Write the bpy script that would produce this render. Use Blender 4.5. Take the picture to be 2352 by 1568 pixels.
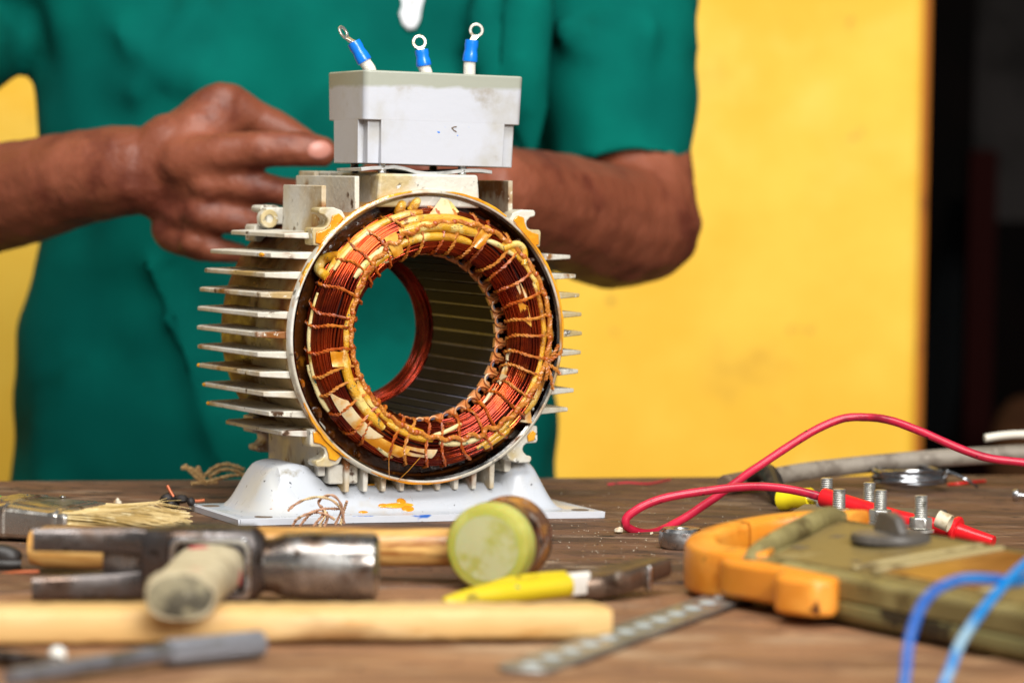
import bpy, bmesh, math, random
from mathutils import Vector, Matrix, Euler
R = math.radians
V = Vector
rnd = random.Random(7)
for o in list(bpy.data.objects): bpy.data.objects.remove(o)
sc = bpy.context.scene
COL = sc.collection
MM = 0.001          # everything below is written in millimetres

# ------------------------------------------------------------------ camera
FPX = 7400.0        # focal length in pixels of a 2352 px wide view of the photograph
CW, CH = 2352, 1568
CAM_H = 171.0
cam = bpy.data.cameras.new('camera'); camo = bpy.data.objects.new('camera', cam); COL.objects.link(camo)
cam.sensor_width = 36; cam.lens = 36*FPX/CW
cam.clip_start = 0.05; cam.clip_end = 60
CAMR = (Matrix.Rotation(R(90-2.77), 3, 'X') @ Matrix.Rotation(R(0.9), 3, 'Z'))
camo.rotation_euler = CAMR.to_euler()
camo.location = (0, 0, CAM_H*MM)
cam.dof.use_dof = True; cam.dof.focus_distance = 1.605; cam.dof.aperture_fstop = 7.8
sc.camera = camo
CAMP = V((0, 0, CAM_H))
def P(x, y, z=None, d=None):
    """the place (mm) seen at x, y of the 2352 wide view, at height z or at distance d"""
    r = CAMR @ V(((x-CW/2)/FPX, (CH/2-y)/FPX, -1))
    k = (z-CAM_H)/r.z if z is not None else d/r.y
    return CAMP + r*k

# ------------------------------------------------------------------ light: an open-fronted workshop, daylight from in front and above
w = bpy.data.worlds.new('World'); sc.world = w; w.use_nodes = True
w.node_tree.nodes['Background'].inputs[0].default_value = (0.93, 0.97, 1.0, 1)
w.node_tree.nodes['Background'].inputs[1].default_value = 0.13
def area(name, loc, target, size, power, col):
    l = bpy.data.lights.new(name, 'AREA'); l.shape = 'RECTANGLE'; l.size = size[0]; l.size_y = size[1]
    l.energy = power; l.color = col
    o = bpy.data.objects.new(name, l); COL.objects.link(o); o.location = loc
    o.rotation_euler = (V(target)-V(loc)).to_track_quat('-Z', 'Y').to_euler()
area('daylight_front', (1.9, -3.2, 2.3), (0.1, 2.2, 0.15), (2.6, 1.8), 240, (1, 0.985, 0.95))
area('daylight_top', (-0.1, 0.35, 2.2), (-0.05, 1.85, 0.1), (1.9, 1.0), 56, (1, 0.985, 0.95))
sc.view_settings.view_transform = 'Standard'; sc.view_settings.look = 'None'
sc.view_settings.exposure = 0.34; sc.view_settings.gamma = 1
sc.render.resolution_x = 1024; sc.render.resolution_y = 682

# ------------------------------------------------------------------ materials
def lin(h):
    h = h.lstrip('#'); o = []
    for i in (0, 2, 4):
        c = int(h[i:i+2], 16)/255
        o.append(c/12.92 if c <= .04045 else ((c+.055)/1.055)**2.4)
    return (*o, 1)
MATS = {}
def mat(name, col, rough=.5, metal=0, layers=(), bump=0, bscale=300, coat=0, stretch=None, trans=0, spec=.5, rvar=0, warp=0, sss=0, zband=None, bdetail=3):
    """layers: (colour, scale per metre, low, high[, detail]) noise-masked colours laid on one another"""
    m = bpy.data.materials.new(name); m.use_nodes = True; MATS[name] = m
    nt = m.node_tree; N = nt.nodes; L = nt.links; b = N['Principled BSDF']
    tc = N.new('ShaderNodeTexCoord'); oi = N.new('ShaderNodeObjectInfo')
    vm = N.new('ShaderNodeVectorMath'); vm.operation = 'MULTIPLY_ADD'
    cx = N.new('ShaderNodeCombineXYZ')
    for i in range(3): L.new(oi.outputs['Random'], cx.inputs[i])
    vm.inputs[1].default_value = (3, 5, 7)
    L.new(cx.outputs[0], vm.inputs[0]); L.new(tc.outputs['Object'], vm.inputs[2])
    vec = vm.outputs[0]
    if stretch:
        mp = N.new('ShaderNodeMapping'); mp.inputs['Scale'].default_value = stretch
        L.new(tc.outputs['Object'], mp.inputs[0]); vec = mp.outputs[0]
    cur = None
    for i, ly in enumerate(layers):
        c, s, lo, hi = ly[:4]
        n = N.new('ShaderNodeTexNoise'); n.inputs['Scale'].default_value = s; n.inputs['Detail'].default_value = ly[4] if len(ly) > 4 else 4
        n.inputs['Distortion'].default_value = warp; n.inputs['Roughness'].default_value = .6
        L.new(vec, n.inputs['Vector'])
        mr = N.new('ShaderNodeMapRange'); mr.inputs['From Min'].default_value = lo; mr.inputs['From Max'].default_value = hi
        mr.interpolation_type = 'SMOOTHSTEP'
        L.new(n.outputs['Fac'], mr.inputs['Value'])
        mx = N.new('ShaderNodeMix'); mx.data_type = 'RGBA'
        L.new(mr.outputs[0], mx.inputs[0])
        if cur is None: mx.inputs[6].default_value = lin(col)
        else: L.new(cur, mx.inputs[6])
        mx.inputs[7].default_value = lin(c); cur = mx.outputs[2]
    if zband:
        c, z0, z1 = zband[:3]; axi, amp = (zband[3], zband[4]) if len(zband) > 3 else (2, .004)
        sx = N.new('ShaderNodeSeparateXYZ'); L.new(tc.outputs['Object'], sx.inputs[0])
        n = N.new('ShaderNodeTexNoise'); n.inputs['Scale'].default_value = 90; L.new(tc.outputs['Object'], n.inputs['Vector'])
        ma = N.new('ShaderNodeMath'); ma.operation = 'MULTIPLY_ADD'; ma.inputs[1].default_value = amp; L.new(n.outputs['Fac'], ma.inputs[0]); L.new(sx.outputs[axi], ma.inputs[2])
        mr = N.new('ShaderNodeMapRange'); mr.inputs['From Min'].default_value = z0*MM; mr.inputs['From Max'].default_value = z1*MM
        L.new(ma.outputs[0], mr.inputs['Value'])
        mx = N.new('ShaderNodeMix'); mx.data_type = 'RGBA'; L.new(mr.outputs[0], mx.inputs[0])
        if cur is None: mx.inputs[6].default_value = lin(col)
        else: L.new(cur, mx.inputs[6])
        mx.inputs[7].default_value = lin(c); cur = mx.outputs[2]
    if cur is None: b.inputs['Base Color'].default_value = lin(col)
    else: L.new(cur, b.inputs['Base Color'])
    b.inputs['Roughness'].default_value = rough; b.inputs['Metallic'].default_value = metal
    b.inputs['Coat Weight'].default_value = coat; b.inputs['Coat Roughness'].default_value = .08
    b.inputs['Transmission Weight'].default_value = trans; b.inputs['Specular IOR Level'].default_value = spec
    if sss:
        b.inputs['Subsurface Weight'].default_value = sss; b.inputs['Subsurface Scale'].default_value = .004
    if rvar:
        n = N.new('ShaderNodeTexNoise'); n.inputs['Scale'].default_value = bscale*.35; n.inputs['Detail'].default_value = 5; L.new(vec, n.inputs['Vector'])
        mr = N.new('ShaderNodeMapRange'); mr.inputs['From Min'].default_value = .35; mr.inputs['From Max'].default_value = .65
        mr.inputs['To Min'].default_value = max(.03, rough-rvar); mr.inputs['To Max'].default_value = min(1, rough+rvar)
        L.new(n.outputs['Fac'], mr.inputs['Value']); L.new(mr.outputs[0], b.inputs['Roughness'])
    if bump:
        n = N.new('ShaderNodeTexNoise'); n.inputs['Scale'].default_value = bscale; n.inputs['Detail'].default_value = bdetail; L.new(vec, n.inputs['Vector'])
        bp = N.new('ShaderNodeBump'); bp.inputs['Strength'].default_value = 1; bp.inputs['Distance'].default_value = bump*MM
        L.new(n.outputs['Fac'], bp.inputs['Height']); L.new(bp.outputs[0], b.inputs['Normal'])
    return m

mat('cast', '#d0cabb', .48, 0, [('#dcd9d0', 24, .46, .62), ('#b39560', 13, .5, .66), ('#8a5420', 20, .565, .65), ('#4a3018', 80, .61, .68), ('#e6e0cf', 260, .62, .68)], bump=.4, bscale=330, rvar=.15, bdetail=5)
mat('cast_worn', '#d0ccbf', .46, 0, [('#bca878', 26, .48, .64), ('#8f602a', 36, .57, .65), ('#3c342a', 120, .61, .68), ('#e6e2d6', 240, .6, .66)], bump=.4, bscale=360, rvar=.15, bdetail=5)
mat('barrel', '#ccba90', .45, 0, [('#ac743a', 13, .42, .56), ('#85400e', 18, .49, .585), ('#331706', 26, .56, .645)], bump=.4, bscale=300, rvar=.2, stretch=(1, .6, 1), bdetail=5, zband=('#5f2d0a', 104, 114, 1, .09))
mat('rim_metal', '#cfc8b6', .36, .25, [('#e2ded4', 40, .5, .62), ('#b98434', 20, .5, .6), ('#7a7468', 90, .6, .68)], bump=.15, bscale=500, rvar=.12)
mat('lip_metal', '#8d8a86', .16, 1, [('#3a2210', 18, .46, .56)], bump=.05, bscale=200, rvar=.1)
mat('varnish_wall', '#4a260a', .12, 0, [('#8a4a0a', 26, .46, .62), ('#1c120a', 40, .52, .64), ('#b8741a', 60, .6, .7)], bump=1.2, bscale=160, coat=.8)
mat('varnish', '#d88a14', .15, 0, [('#e9a526', 60, .4, .65), ('#9a5206', 45, .6, .75)], bump=.5, bscale=260, coat=.6, sss=.1)
mat('paint_white', '#e4e6ec', .33, 0, [('#d9d8d6', 18, .5, .75), ('#b0a48c', 30, .64, .8), ('#3a3f46', 420, .72, .75)], bump=.05, bscale=200, rvar=.1)
mat('foot_white', '#b9bdc4', .3, 0, [('#c6c5c0', 14, .5, .72), ('#a8966e', 20, .6, .76), ('#8a8474', 60, .62, .74, 7), ('#b87a28', 150, .7, .72), ('#30343a', 300, .69, .71)], bump=.08, bscale=120, rvar=.1)
mat('foot_edge', '#c8cbd2', .4, 0, [('#1d62c0', 26, .6, .63), ('#3a3632', 90, .66, .7)], bump=.15, bscale=300)
mat('box_white', '#c3c6ce', .38, 0, [('#b4b2ac', 22, .46, .7, 6), ('#9a917e', 30, .58, .76, 7), ('#7d7464', 60, .68, .8, 7)], bump=.08, bscale=260, zband=('#a3a698', 221.3, 223.3))
mat('gasket', '#c3c3c0', .45, .3, [('#8f8d88', 60, .5, .7)], bump=.1, bscale=300)
mat('steel', '#b4b4b4', .3, 1, [('#6c6864', 120, .55, .7)], bump=.06, bscale=500, rvar=.12)
mat('zinc', '#c9c8c2', .36, .85, [('#8d8a80', 160, .55, .7)], bump=.08, bscale=600, rvar=.1)
mat('dark_steel', '#5e5856', .3, .8, [('#57473d', 40, .48, .64), ('#908e8c', 26, .57, .68), ('#33291f', 90, .56, .68)], bump=.25, bscale=220, rvar=.14, bdetail=5)
mat('bright_steel', '#c4c4c6', .25, 1, [('#77706a', 70, .6, .72)], bump=.05, bscale=300, rvar=.1)
mat('galv', '#8e908e', .38, .75, [('#a5a7a4', 60, .45, .65), ('#6d655a', 30, .6, .75)], bump=.05, bscale=300, rvar=.1)
mat('copper', '#b8420f', .17, .95, [('#7d220a', 34, .42, .58), ('#de7a2c', 60, .58, .7)], coat=.35)  # light orange layer paints strand highlights into the copper
mat('copper_gap_shade', '#260703', .3, .3, coat=.5)  # filler under the strands, shade of the gaps put into its colour
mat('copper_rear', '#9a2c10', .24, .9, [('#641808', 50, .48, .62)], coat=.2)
mat('cord', '#a84a0c', .36, 0, [('#c4731f', 90, .45, .65), ('#76300a', 60, .55, .66)], bump=.25, bscale=1600, coat=.25)
mat('cord_light', '#c07a2c', .4, 0, [('#a85212', 80, .45, .65)], bump=.25, bscale=1600, coat=.2)
mat('sleeve', '#d9a01e', .32, 0, [('#ecd07a', 70, .5, .62), ('#b8720a', 45, .5, .64), ('#7d4804', 90, .58, .67), ('#14504a', 330, .645, .67)], bump=.6, bscale=1500, coat=.5)
mat('sleeve_white', '#dccb92', .45, 0, [('#d8bc62', 60, .5, .66), ('#0f625c', 300, .61, .64), ('#a87c24', 120, .58, .66)], bump=.35, bscale=1500, coat=.2)
mat('paper', '#dcc49a', .4, 0, [('#cf9038', 60, .46, .62)], coat=.3, sss=.1)
mat('paper_orange', '#c97f12', .25, 0, [('#e9b552', 80, .45, .65), ('#b5670c', 60, .6, .72)], coat=.5)
mat('liner', '#d88a4c', .35, 0, [('#ecc69a', 70, .5, .68), ('#9a4a14', 90, .52, .66)], coat=.4, sss=.1)
mat('lamination', '#161516', .6, 0, [('#262019', 40, .45, .62), ('#0b0a0a', 60, .52, .66), ('#3c3833', 120, .63, .72)], bump=.12, bscale=600, stretch=(1, .15, 1), spec=.2)
mat('slot_closer', '#6e7080', .4, 0, [('#484652', 40, .45, .62)], coat=.15)
mat('core_back', '#2a1a0e', .3, .2, [('#6a3a10', 40, .5, .65)], bump=.5, bscale=150, coat=.5)
mat('cotton', '#e9e4d6', .8, 0, [('#c9b88a', 90, .58, .72)], bump=.4, bscale=1800)
mat('blue_plastic', '#0b7be8', .3, 0, [('#0a66cf', 90, .5, .7)], coat=.2)
mat('tinned', '#d3cfc4', .33, .8, [('#a08f72', 200, .58, .7)], bump=.05, bscale=500)
mat('jaw_steel', '#6d5a4c', .34, .7, [('#8d7f72', 50, .5, .66), ('#3c2c22', 70, .55, .68)], bump=.12, bscale=240, rvar=.12)
mat('punch_steel', '#85868c', .3, .6, [('#6a6660', 60, .5, .66)], bump=.05, bscale=300)
mat('dimple', '#b4bfc2', .3, .4)  # paler than the strip: the dimples' shine is put into the colour
mat('poll_steel', '#8f8a86', .27, .9, [('#6a5546', 36, .52, .64), ('#b5b3b0', 26, .55, .66), ('#3f332b', 80, .6, .7)], bump=.2, bscale=200, rvar=.12, bdetail=5)
mat('dark_hole', '#120a06', .6)
mat('stain_grey', '#6c5a49', .6)
# bench, tools
mat('bench_dark', '#6e4c34', .68, 0, [('#4c3626', 20, .42, .62, 8), ('#846a54', 34, .54, .7, 8), ('#33221a', 60, .56, .68, 8), ('#a48c72', 16, .59, .72, 8), ('#21160f', 120, .6, .66, 5)], bump=1.6, bscale=140, stretch=(.6, 1.5, 1), rvar=.12, bdetail=7)
mat('bench_light', '#946a48', .7, 0, [('#7a563a', 18, .4, .62, 8), ('#a8835f', 34, .53, .7, 8), ('#5c3c26', 50, .57, .7, 8), ('#ad9070', 12, .58, .74, 8)], bump=1.2, bscale=140, stretch=(.65, 1.3, 1), rvar=.1, bdetail=7)
mat('pine', '#d2aa6c', .55, 0, [('#e0c08a', 30, .45, .65), ('#9a6c36', 18, .55, .7), ('#c4935081'[:7], 90, .55, .72, 6), ('#7a5228', 26, .57, .7, 6)], bump=.3, bscale=200, stretch=(.2, 1.4, 1.4))
mat('handle_wood', '#cc944a', .4, 0, [('#e0b26a', 60, .45, .66, 5), ('#98602a', 110, .52, .68, 6), ('#4e3018', 40, .6, .74, 6)], bump=.15, bscale=260, stretch=(.14, 1.4, 1.4), coat=.2)
mat('old_wood', '#c2b595', .6, 0, [('#9c8c6c', 70, .5, .7), ('#6a5c46', 90, .62, .75), ('#c0414a', 55, .665, .69)], bump=.2, bscale=260)
mat('old_wood_end', '#8d8468', .7, 0, [('#4a4436', 90, .45, .6), ('#b7ad90', 60, .58, .7)], bump=.4, bscale=300)
mat('red_paint', '#b8404a', .6)
mat('yellow_plastic', '#a8a648', .3, 0, [('#b9b868', 40, .45, .65), ('#8a882c', 50, .58, .72)], sss=.5, bump=.1, bscale=150)
mat('yellow_face', '#b0ae80', .42, 0, [('#a29f50', 60, .45, .6), ('#bdbc9c', 40, .58, .7)], sss=.4, bump=.15, bscale=200)
mat('mallet_steel', '#7d5a44', .3, .4, [('#b07a44', 45, .48, .56), ('#241a14', 50, .54, .6), ('#b9aca2', 60, .6, .68)], bump=.2, bscale=200, rvar=.12)
mat('yellow_grip', '#ccb416', .42, 0, [('#b89e14', 40, .48, .66), ('#5e4e10', 60, .6, .7, 6)], bump=.08, bscale=250)
mat('grip_white', '#e6e3da', .4, 0, [('#a9a59a', 90, .55, .7)])
mat('teal_dot', '#1b7a52', .5)
mat('olive', '#776b42', .5, 0, [('#8f8354', 30, .45, .65), ('#5c4f2e', 40, .55, .68), ('#2e2718', 50, .61, .66, 6)], bump=.12, bscale=500, rvar=.1)
mat('olive_panel', '#7a683e', .48, 0, [('#6c5a34', 40, .45, .62), ('#8d7d54', 30, .56, .7), ('#352a18', 50, .6, .66, 6)], bump=.1, bscale=400)
mat('olive_side', '#7c764c', .5, 0, [('#6a6240', 30, .45, .65), ('#282318', 26, .535, .575, 6)], bump=.12, bscale=500)
mat('orange_plastic', '#e08a26', .38, 0, [('#ea9c3c', 30, .45, .65), ('#c06c16', 40, .55, .7), ('#5a2e0e', 60, .62, .68)], bump=.08, bscale=300, sss=.1)
mat('knob_grey', '#524d48', .42, 0, [('#6a6560', 60, .5, .7)], bump=.08, bscale=400)
mat('display_brown', '#7d4c20', .3, 0, [('#946030', 30, .45, .65), ('#633a16', 40, .55, .68)], coat=.2)
mat('display_frame', '#a3946a', .45, 0, [('#6b5c3c', 60, .52, .66)])
mat('red_rubber', '#c8203f', .34, 0, [('#b01a36', 30, .45, .65), ('#3a1018', 160, .63, .68, 6), ('#8f1a30', 60, .55, .68)], bump=.04, bscale=300)
mat('red_probe', '#dd1c24', .28, 0, [('#c3161e', 50, .5, .7)])
mat('black_rubber', '#2b2623', .45, 0, [('#5c5146', 60, .55, .72)], bump=.15, bscale=300)
mat('grey_tube', '#8d8376', .6, 0, [('#6d6256', 60, .45, .65), ('#a2988a', 90, .58, .7)], bump=.2, bscale=200)
mat('brown_tape', '#6f5a48', .6, 0, [('#4d3c30', 80, .45, .65)], bump=.3, bscale=300)
mat('yellow_crimp', '#eed71f', .35, 0, [('#d9bd12', 60, .5, .7)])
mat('solder', '#aeb0b4', .22, 1, [('#6b6c70', 200, .55, .7)])
mat('white_cable', '#dcd5c6', .5, 0, [('#c98f78', 60, .58, .7)])
mat('blue_cable', '#0a7cc4', .35, 0, [('#8fb0c4', 22, .5, .6), ('#0a6cc8', 40, .62, .72)])  # grey-blue patches paint highlights into the cable
mat('blue_cable_deep', '#0a78c4', .35, 0, [('#1f5cb0', 22, .5, .62), ('#9db4c4', 26, .58, .68)])  # pale grey-blue layer is a painted highlight
mat('brush_wood', '#b98d45', .4, 0, [('#cfa75e', 60, .45, .65), ('#8d6428', 90, .58, .7)], stretch=(.2, 1.3, 1.3), coat=.3)
mat('green_paint', '#10b04a', .4)
mat('ferrule', '#b9b3aa', .26, .9, [('#7d6a58', 60, .56, .68)], bump=.15, bscale=160, rvar=.1)
mat('bristle', '#c9b078', .5, 0, [('#a88a4c', 60, .42, .6), ('#ddcc9c', 90, .58, .7)])
mat('twine', '#b98e72', .75, 0, [('#d9c293', 60, .5, .64), ('#7d5440', 120, .6, .72)], bump=.3, bscale=1500)
mat('frayed', '#c7a36c', .8, 0, [('#a06f52', 30, .5, .62)], bump=.3, bscale=1200)
mat('black_bit', '#231d1b', .6, 0, [('#4a3c34', 120, .5, .66)], bump=.6, bscale=300)
mat('copper_thin', '#b5603a', .4, .3)
mat('grit', '#3a281c', .8, 0, [('#8a6a48', 40, .5, .56)])
mat('dust', '#b9ad98', .8)
mat('chip', '#dcd0b8', .7, 0, [('#b98a52', 200, .5, .65)])
mat('paper_tube', '#d5c9ae', .6, 0, [('#a8946c', 120, .5, .66)])
# person and background
mat('shirt', '#005950', .9, 0, [('#006458', 8, .4, .65), ('#004d43', 10, .52, .7)], bump=.35, bscale=900, spec=.08)
mat('skin', '#7e432c', .5, 0, [('#8f5038', 14, .45, .65), ('#642e1e', 20, .5, .68, 6)], bump=.7, bscale=240, sss=.05, bdetail=6, spec=.45)
mat('nail', '#c08070', .35, 0)
mat('emblem_white', '#eef1f4', .8)
mat('trousers', '#20242c', .85)
mat('wall_yellow', '#ffcf48', .7, 0, [('#f6bd30', 3, .42, .66, 6), ('#ffd65c', 5, .5, .7, 6), ('#dfa92e', 7, .6, .78, 8), ('#a87c28', 22, .66, .75, 8)], bump=.8, bscale=14, bdetail=6)
mat('wall_edge', '#b56a12', .75, 0, [('#8d4c0c', 9, .5, .7)], bump=.6, bscale=20)
mat('room_dark', '#0a0706', .95, 0, [('#120a08', 4, .5, .7)], spec=.1)  # unlit interior: its shade is put into a near-black colour
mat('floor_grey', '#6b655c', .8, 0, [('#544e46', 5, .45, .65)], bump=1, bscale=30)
mat('room_cloth', '#242120', .95, 0, [('#171514', 6, .45, .65)], spec=.05)  # pale cloth dimmed, the doorway's shade put into its colour
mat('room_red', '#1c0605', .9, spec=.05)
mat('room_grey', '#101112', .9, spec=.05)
mat('room_brown', '#4a2e1a', .9, 0, [('#341e10', 9, .5, .66)], spec=.1)

# ------------------------------------------------------------------ mesh helpers (mm)
def frame_path(pts, closed=False):
    n = len(pts); T = []
    for i in range(n):
        if closed: t = pts[(i+1) % n]-pts[i-1]
        else: t = pts[min(i+1, n-1)]-pts[max(i-1, 0)]
        T.append(t.normalized() if t.length > 1e-9 else V((0, 0, 1)))
    up = V((0, 0, 1)) if abs(T[0].z) < .9 else V((1, 0, 0))
    u = (up-T[0]*up.dot(T[0])).normalized(); U = [u]
    for i in range(1, n):
        u = U[-1]-T[i]*U[-1].dot(T[i])
        u = u.normalized() if u.length > 1e-6 else U[-1]
        U.append(u)
    return T, U, [T[i].cross(U[i]) for i in range(n)]
def smooth_path(ctrl, per=8, closed=False):
    """Catmull-Rom through the control points"""
    c = [V(p) for p in ctrl]; n = len(c); out = []
    segs = n if closed else n-1
    for i in range(segs):
        if closed: p0, p1, p2, p3 = c[(i-1) % n], c[i], c[(i+1) % n], c[(i+2) % n]
        else: p0, p1, p2, p3 = c[max(i-1, 0)], c[i], c[i+1], c[min(i+2, n-1)]
        for k in range(per):
            t = k/per
            out.append(.5*((2*p1)+(p2-p0)*t+(2*p0-5*p1+4*p2-p3)*t*t+(3*p1-p0-3*p2+p3)*t**3))
    if not closed: out.append(c[-1].copy())
    return out
class MB:
    def __init__(s): s.v = []; s.f = []
    def add(s, vs, fs):
        o = len(s.v); s.v += [V(x) for x in vs]; s.f += [tuple(i+o for i in q) for q in fs]; return s
    def loft(s, rings, cap=True, closed=False, rclosed=True):
        n = len(rings[0]); vs = [p for r in rings for p in r]; fs = []; m = len(rings)
        for i in range(m if closed else m-1):
            j = (i+1) % m
            for k in range(n if rclosed else n-1):
                l = (k+1) % n
                fs.append((i*n+k, i*n+l, j*n+l, j*n+k))
        if cap and not closed:
            fs.append(tuple(range(n-1, -1, -1))); fs.append(tuple((m-1)*n+k for k in range(n)))
        return s.add(vs, fs)
    def tube(s, pts, r, n=8, cap=True, closed=False, sx=1, sy=1):
        pts = [V(p) for p in pts]; T, U, W = frame_path(pts, closed); rings = []
        for i, p in enumerate(pts):
            q = r[i] if isinstance(r, (list, tuple)) else r
            rings.append([p+U[i]*(q*sx*math.cos(2*math.pi*k/n))+W[i]*(q*sy*math.sin(2*math.pi*k/n)) for k in range(n)])
        return s.loft(rings, cap, closed)
    def ply(s, pts, r, turns, ply=2, off=.75, n=5, closed=False, ph=0):
        """a twisted cord along pts"""
        pts = [V(p) for p in pts]; T, U, W = frame_path(pts, closed); m = len(pts)
        for q in range(ply):
            s.tube([pts[i]+(U[i]*math.cos(ph+2*math.pi*(turns*i/m+q/ply))+W[i]*math.sin(ph+2*math.pi*(turns*i/m+q/ply)))*(r*off) for i in range(m)], r*.78, n, closed=closed)
        return s
    def box(s, c, d, rot=None):
        c = V(c); h = V(d)/2; vs = []
        for x in (-1, 1):
            for y in (-1, 1):
                for z in (-1, 1):
                    p = V((x*h.x, y*h.y, z*h.z)); vs.append(c+(rot @ p if rot else p))
        return s.add(vs, [(0, 1, 3, 2), (4, 6, 7, 5), (0, 4, 5, 1), (2, 3, 7, 6), (0, 2, 6, 4), (1, 5, 7, 3)])
    def prism(s, poly, fn, t0, t1):
        n = len(poly); a = [fn(x, y, t0) for x, y in poly]; b = [fn(x, y, t1) for x, y in poly]
        return s.loft([a, b])
    def lathe(s, prof, o, ax, n=48, closed=False, a0=0, a1=2*math.pi):
        o = V(o); ax = V(ax).normalized(); u = V((1, 0, 0)) if abs(ax.x) < .8 else V((0, 1, 0))
        u = (u-ax*u.dot(ax)).normalized(); w_ = ax.cross(u); full = abs(a1-a0-2*math.pi) < 1e-6
        m = n if full else n+1
        rings = []
        for i in range(m):
            t = a0+(a1-a0)*i/n; e = u*math.cos(t)+w_*math.sin(t)
            rings.append([o+e*r+ax*h for r, h in prof])
        k = len(prof); vs = [p for r in rings for p in r]; fs = []
        for i in range(m if full else m-1):
            j = (i+1) % m
            for q in range(k if closed else k-1):
                p = (q+1) % k
                fs.append((i*k+q, j*k+q, j*k+p, i*k+p))
        return s.add(vs, fs)
    def ellip(s, c, r, n=16, rot=None):
        c = V(c); vs = []; fs = []; m = n//2
        for i in range(1, m):
            for k in range(n):
                a = math.pi*i/m; b = 2*math.pi*k/n
                p = V((r[0]*math.sin(a)*math.cos(b), r[1]*math.sin(a)*math.sin(b), r[2]*math.cos(a))); vs.append(c+(rot @ p if rot else p))
        t = V((0, 0, r[2])); vs.append(c+(rot @ t if rot else t)); vs.append(c-(rot @ t if rot else t)); T = len(vs)-2
        for i in range(m-2):
            for k in range(n): fs.append((i*n+k, (i+1)*n+k, (i+1)*n+(k+1) % n, i*n+(k+1) % n))
        for k in range(n):
            fs.append((T, k, (k+1) % n)); fs.append((T+1, (m-2)*n+(k+1) % n, (m-2)*n+k))
        return s.add(vs, fs)
    def xf(s, M4):
        s.v = [M4 @ p for p in s.v]; return s
    def mesh(s, name, m, ang=40):
        me = bpy.data.meshes.new(name); me.from_pydata([p*MM for p in s.v], [], s.f)
        bm = bmesh.new(); bm.from_mesh(me); bmesh.ops.recalc_face_normals(bm, faces=bm.faces); bm.to_mesh(me); bm.free()
        for p in me.polygons: p.use_smooth = True
        me.set_sharp_from_angle(angle=R(ang)); me.materials.append(MATS[m]); return me
def link(name, me, parent=None, bevel=0, kind=None, seg=2):
    o = bpy.data.objects.new(name, me); COL.objects.link(o); o.parent = parent
    if bevel:
        b = o.modifiers.new('bevel', 'BEVEL'); b.width = bevel*MM; b.segments = seg; b.limit_method = 'ANGLE'; b.angle_limit = R(35); b.harden_normals = False
    if kind: o['kind'] = kind
    return o
def tag(o, label, cat, group=None):
    o['label'] = label; o['category'] = cat
    if group: o['group'] = group
    return o
class Thing:
    def __init__(s, name, label, cat, loc=(0, 0, 0), rz=0, group=None):
        s.o = bpy.data.objects.new(name, None); COL.objects.link(s.o); s.o.empty_display_size = .01
        s.o.location = V(loc)*MM; s.o.rotation_euler = (0, 0, rz)
        s.M = Matrix.Translation(V(loc)) @ Matrix.Rotation(rz, 4, 'Z'); s.I = s.M.inverted()
        tag(s.o, label, cat, group)
    def part(s, name, mb, m, bevel=0, world=False, parent=None, kind=None, ang=40, seg=2):
        if world: mb.xf(s.I)
        return link(name, mb.mesh(name, m, ang), parent or s.o, bevel, kind, seg)
def single(name, mb, m, label, cat, bevel=0, group=None, kind=None, ang=40):
    """a thing that is one mesh, given in world mm; its origin goes to its base"""
    lo = min(p.z for p in mb.v); c = sum(mb.v, V())/len(mb.v); c.z = lo
    mb.v = [p-c for p in mb.v]
    o = link(name, mb.mesh(name, m, ang), None, bevel, kind); o.location = c*MM
    if label: tag(o, label, cat, group)
    return o
def struct(name, mb, m, bevel=0):
    return link(name, mb.mesh(name, m), None, bevel, 'structure')

# ================================================================== setting
# workbench top of boards laid side by side, its far edge a little askew
E0 = P(0, 1104, z=0); E1 = P(1700, 1094, z=0); edir = (E1-E0).normalized()
bench = Thing('workbench', 'worn brown wooden workbench top carrying the motor and tools', 'workbench', (0, 1400, -40))
seam0 = P(1210, 1342, z=0); 
def bench_board(c0, c1, m, dz=0):
    """board between two lines parallel to the far edge; c = distance in front of the far edge"""
    nrm = V((edir.y, -edir.x, 0)); a = E0-edir*700; b = E0+edir*1900; mb = MB()
    q = [a+nrm*c0, b+nrm*c0, b+nrm*c1, a+nrm*c1]
    top = [V((p.x, p.y, dz)) for p in q]; bot = [V((p.x, p.y, -40+dz)) for p in q]
    mb.loft([bot, top]); return mb
nrm = V((edir.y, -edir.x, 0)); cs = (seam0-E0).dot(nrm)
bench.part('board', bench_board(0, cs-1.2, 'x'), 'bench_dark', bevel=1.5, world=True)
bench.part('board', bench_board(cs+.6, cs+230, 'x', -.6), 'bench_light', bevel=1.5, world=True)
bench.part('board', bench_board(cs+231.5, cs+480, 'x', .2), 'bench_light', bevel=1.5, world=True)
for x, y in ((-500, 900), (900, 900), (-500, 1750), (900, 1750)):
    bench.part('leg', MB().box((x, y, -445), (70, 70, 809)), 'bench_dark', bevel=3, world=True)
struct('ground', MB().box((0, 2500, -860), (9000, 9000, 20)), 'floor_grey')
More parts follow.
